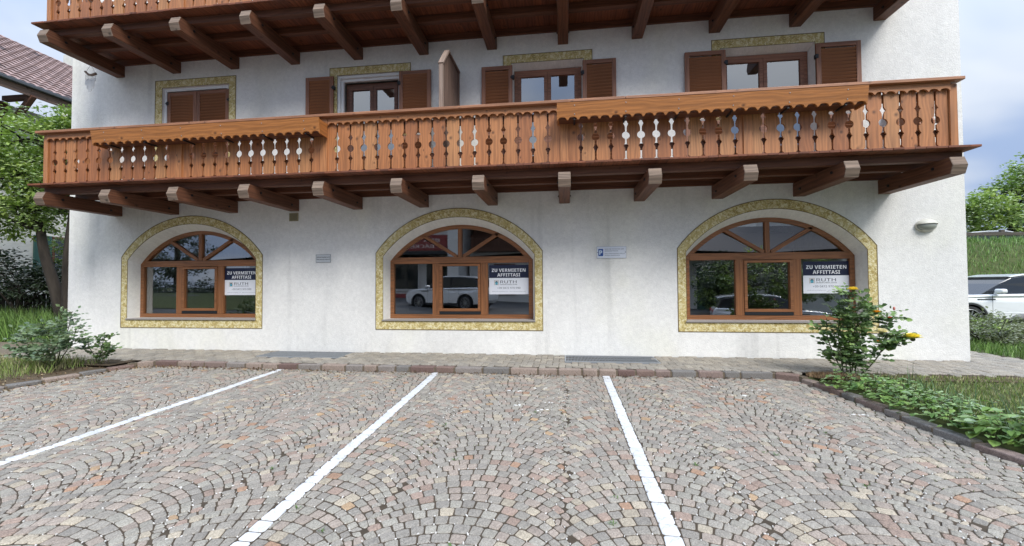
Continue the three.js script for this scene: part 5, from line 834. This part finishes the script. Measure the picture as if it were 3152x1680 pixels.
// ---------- across the street, mirrored in the windows ----------
const ys = (x, z) => lerp(yg(6.5) - 0.01, -0.14 - 0.045 * Math.max(-20, Math.min(16, x)), sstep(6.5, 13, z));
struct('street', sheet(-40, 40, 6.52, 34, 20, 14, ys), asphalt);
struct('opposite_lawn', sheet(-40, -12.5, 9.5, 17.5, 8, 4, (x, z) => ys(x, z) + 0.05), turf);
{
  const b = thing('bakery_building', 'white bakery with red fascia sign across the street', 'building'), wm = new THREE.MeshStandardMaterial({ color: lin(0.7, 0.69, 0.66), roughness: 0.95 }), red = new THREE.MeshStandardMaterial({ color: lin(0.3, 0.055, 0.05), roughness: 0.6 });
  part('wall', bx(-22, -6.7, -0.5, 9, 19.2, 27, 0, 0), wm, b); part('pillar', bx(-7.4, -6.7, -0.5, 9, 18.2, 19.19, 1, 0), wm, b);
  const st = canvasTex(1200, 480, (x, w, h) => { x.fillStyle = '#8c3a37'; x.fillRect(0, 0, w, h); x.fillStyle = '#e6dcd6'; fit(x, 'BÄCKEREI', 600, 400, 150, 640, '$px sans-serif'); x.beginPath(); for (const k of [0, 1, 2, 3]) x.arc(380 + k * 40, 70 - k * 4, 10, 0, 7), x.closePath(); x.fill(); x.fillRect(820, 190, 150, 16); fit(x, 'BRA', 330, 215, 150, 300, '$px sans-serif'); });
  const fs = plate(4.6, 1.02, 0.08, signMat(st), red); fs.name = 'fascia_sign'; fs.position.set(-9.7, 3.98, 18.95); fs.rotation.y = Math.PI; b.add(fs);
  part('base_band', bx(-21.9, -7.42, -0.5, 0.62, 19.1, 19.19, 0, 0), red, b);
  for (const [x0, x1] of [[-12.2, -9.6], [-16, -13.2], [-9.2, -7.6]]) { const w = sub('shop_window', b); part('frame', bx(x0, x1, 0.8, 3.1, 19.12, 19.19, 0, 0.01), wm, w); part('pane', bx(x0 + 0.1, x1 - 0.1, 0.95, 2.95, 19.1, 19.118, 0, 0), darkGlass, w); }
  part('awning', bx(-12, -7.45, 3.15, 3.35, 18.0, 19.1, 0, 0.02), clad, b);
  part('eave', bx(-23, -6, 8.9, 9.2, 17.5, 28, 0, 0), M.oldWood, b);
  const c = thing('street_chalet', 'chalet with dark upper balcony across the street', 'building'); part('wall', bx(-6.5, 4.5, -0.8, 3.4, 20.5, 28, 0, 0), wm, c); part('upper_wall', bx(-6.5, 4.5, 3.41, 6.4, 21.5, 28, 0, 0), M.oldWood, c); part('balcony', bx(-6.3, 4.4, 3.42, 3.6, 19.6, 21.4, 0, 0), M.oldWood, c); for (let k = 0; k < 36; k++) part('baluster', bx(-6.2 + k * 0.3, -6.0 + k * 0.3, 3.62, 4.5, 19.62, 19.66, 1, 0), M.oldWood, c); part('roof', bx(-7.4, 5.4, 6.42, 6.7, 18.6, 29, 0, 0), M.oldWood, c);
  for (const x of [-4.8, -1.6, 1.8]) { const w = sub('window', c); part('frame', bx(x, x + 1.5, 0.5, 2.6, 20.42, 20.49, 1, 0.01), M.frameDark, w); part('pane', bx(x + 0.1, x + 1.4, 0.6, 2.5, 20.4, 20.418, 1, 0), darkGlass, w); }
  const s = thing('stone_house', 'grey tiled low house across the street', 'building'); part('wall', bx(7, 18, -1, 3.1, 22, 30, 0, 0), wm, s); const rf = bx(-6, 6, -0.1, 0.1, -2.6, 2.6, 0, 0); rf.rotateX(-0.5); rf.translate(12.3, 4.0, 22.6); part('roof', rf, new THREE.MeshStandardMaterial({ color: lin(0.13, 0.12, 0.115), roughness: 0.9 }), s); part('door', bx(8.9, 9.95, -0.8, 2.3, 21.94, 21.99, 1, 0.01), new THREE.MeshStandardMaterial({ color: lin(0.03, 0.1, 0.075), roughness: 0.6 }), s); part('tower_wall', bx(14.5, 24, -1, 9, 26, 34, 0, 0), wm, s);
}
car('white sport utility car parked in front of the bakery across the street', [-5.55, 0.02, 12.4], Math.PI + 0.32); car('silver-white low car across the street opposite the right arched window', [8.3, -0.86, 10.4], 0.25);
tree('street_tree', 'dense dark tree across the street opposite the right window', 'tree', [[[[9, -0.8, 17.5], [9, 0.6, 17.5], [9.1, 1.8, 17.4]], 0.16, 0.06]], [[10.6, 1.6, 17.2, 2.6, 1.7, 1.4], [13, 1.4, 17.4, 2.4, 1.6, 1.4], [8.3, 1.2, 16.6, 1.0, 1.5, 1]], 230, 38, 0.18, [...GD, ...GR], 1301, null, 0.5);
tree('street_hedge', 'dark clipped hedge across the street opposite the left window', 'hedge', [[[[-21, -0.5, 15.4], [-21, 0.3, 15.4], [-21, 0.9, 15.4]], 0.06, 0.03]], [[-17.5, 0.6, 15.4, 2.4, 0.95, 0.7], [-21.5, 0.7, 15.4, 2.4, 0.95, 0.7], [-25.5, 0.8, 15.4, 2.4, 0.95, 0.7]], 330, 38, 0.13, GD, 1311, null, 0.42);
tree('street_conifer', 'tall dark conifer across the street opposite the left window', 'tree', [[[[-27, -0.5, 18.5], [-27, 4, 18.5], [-27, 9, 18.5]], 0.25, 0.05]], [[-27, 3.4, 18.5, 2.6, 1.8, 2.2], [-27, 6, 18.5, 1.9, 1.7, 1.8], [-27, 8.4, 18.5, 1.1, 1.6, 1.1]], 260, 38, 0.2, GD, 1321, null, 0.45);

scene.traverse((o) => { if (o.isMesh) { o.castShadow = true; o.receiveShadow = true; } });
renderer.render(scene, camera);
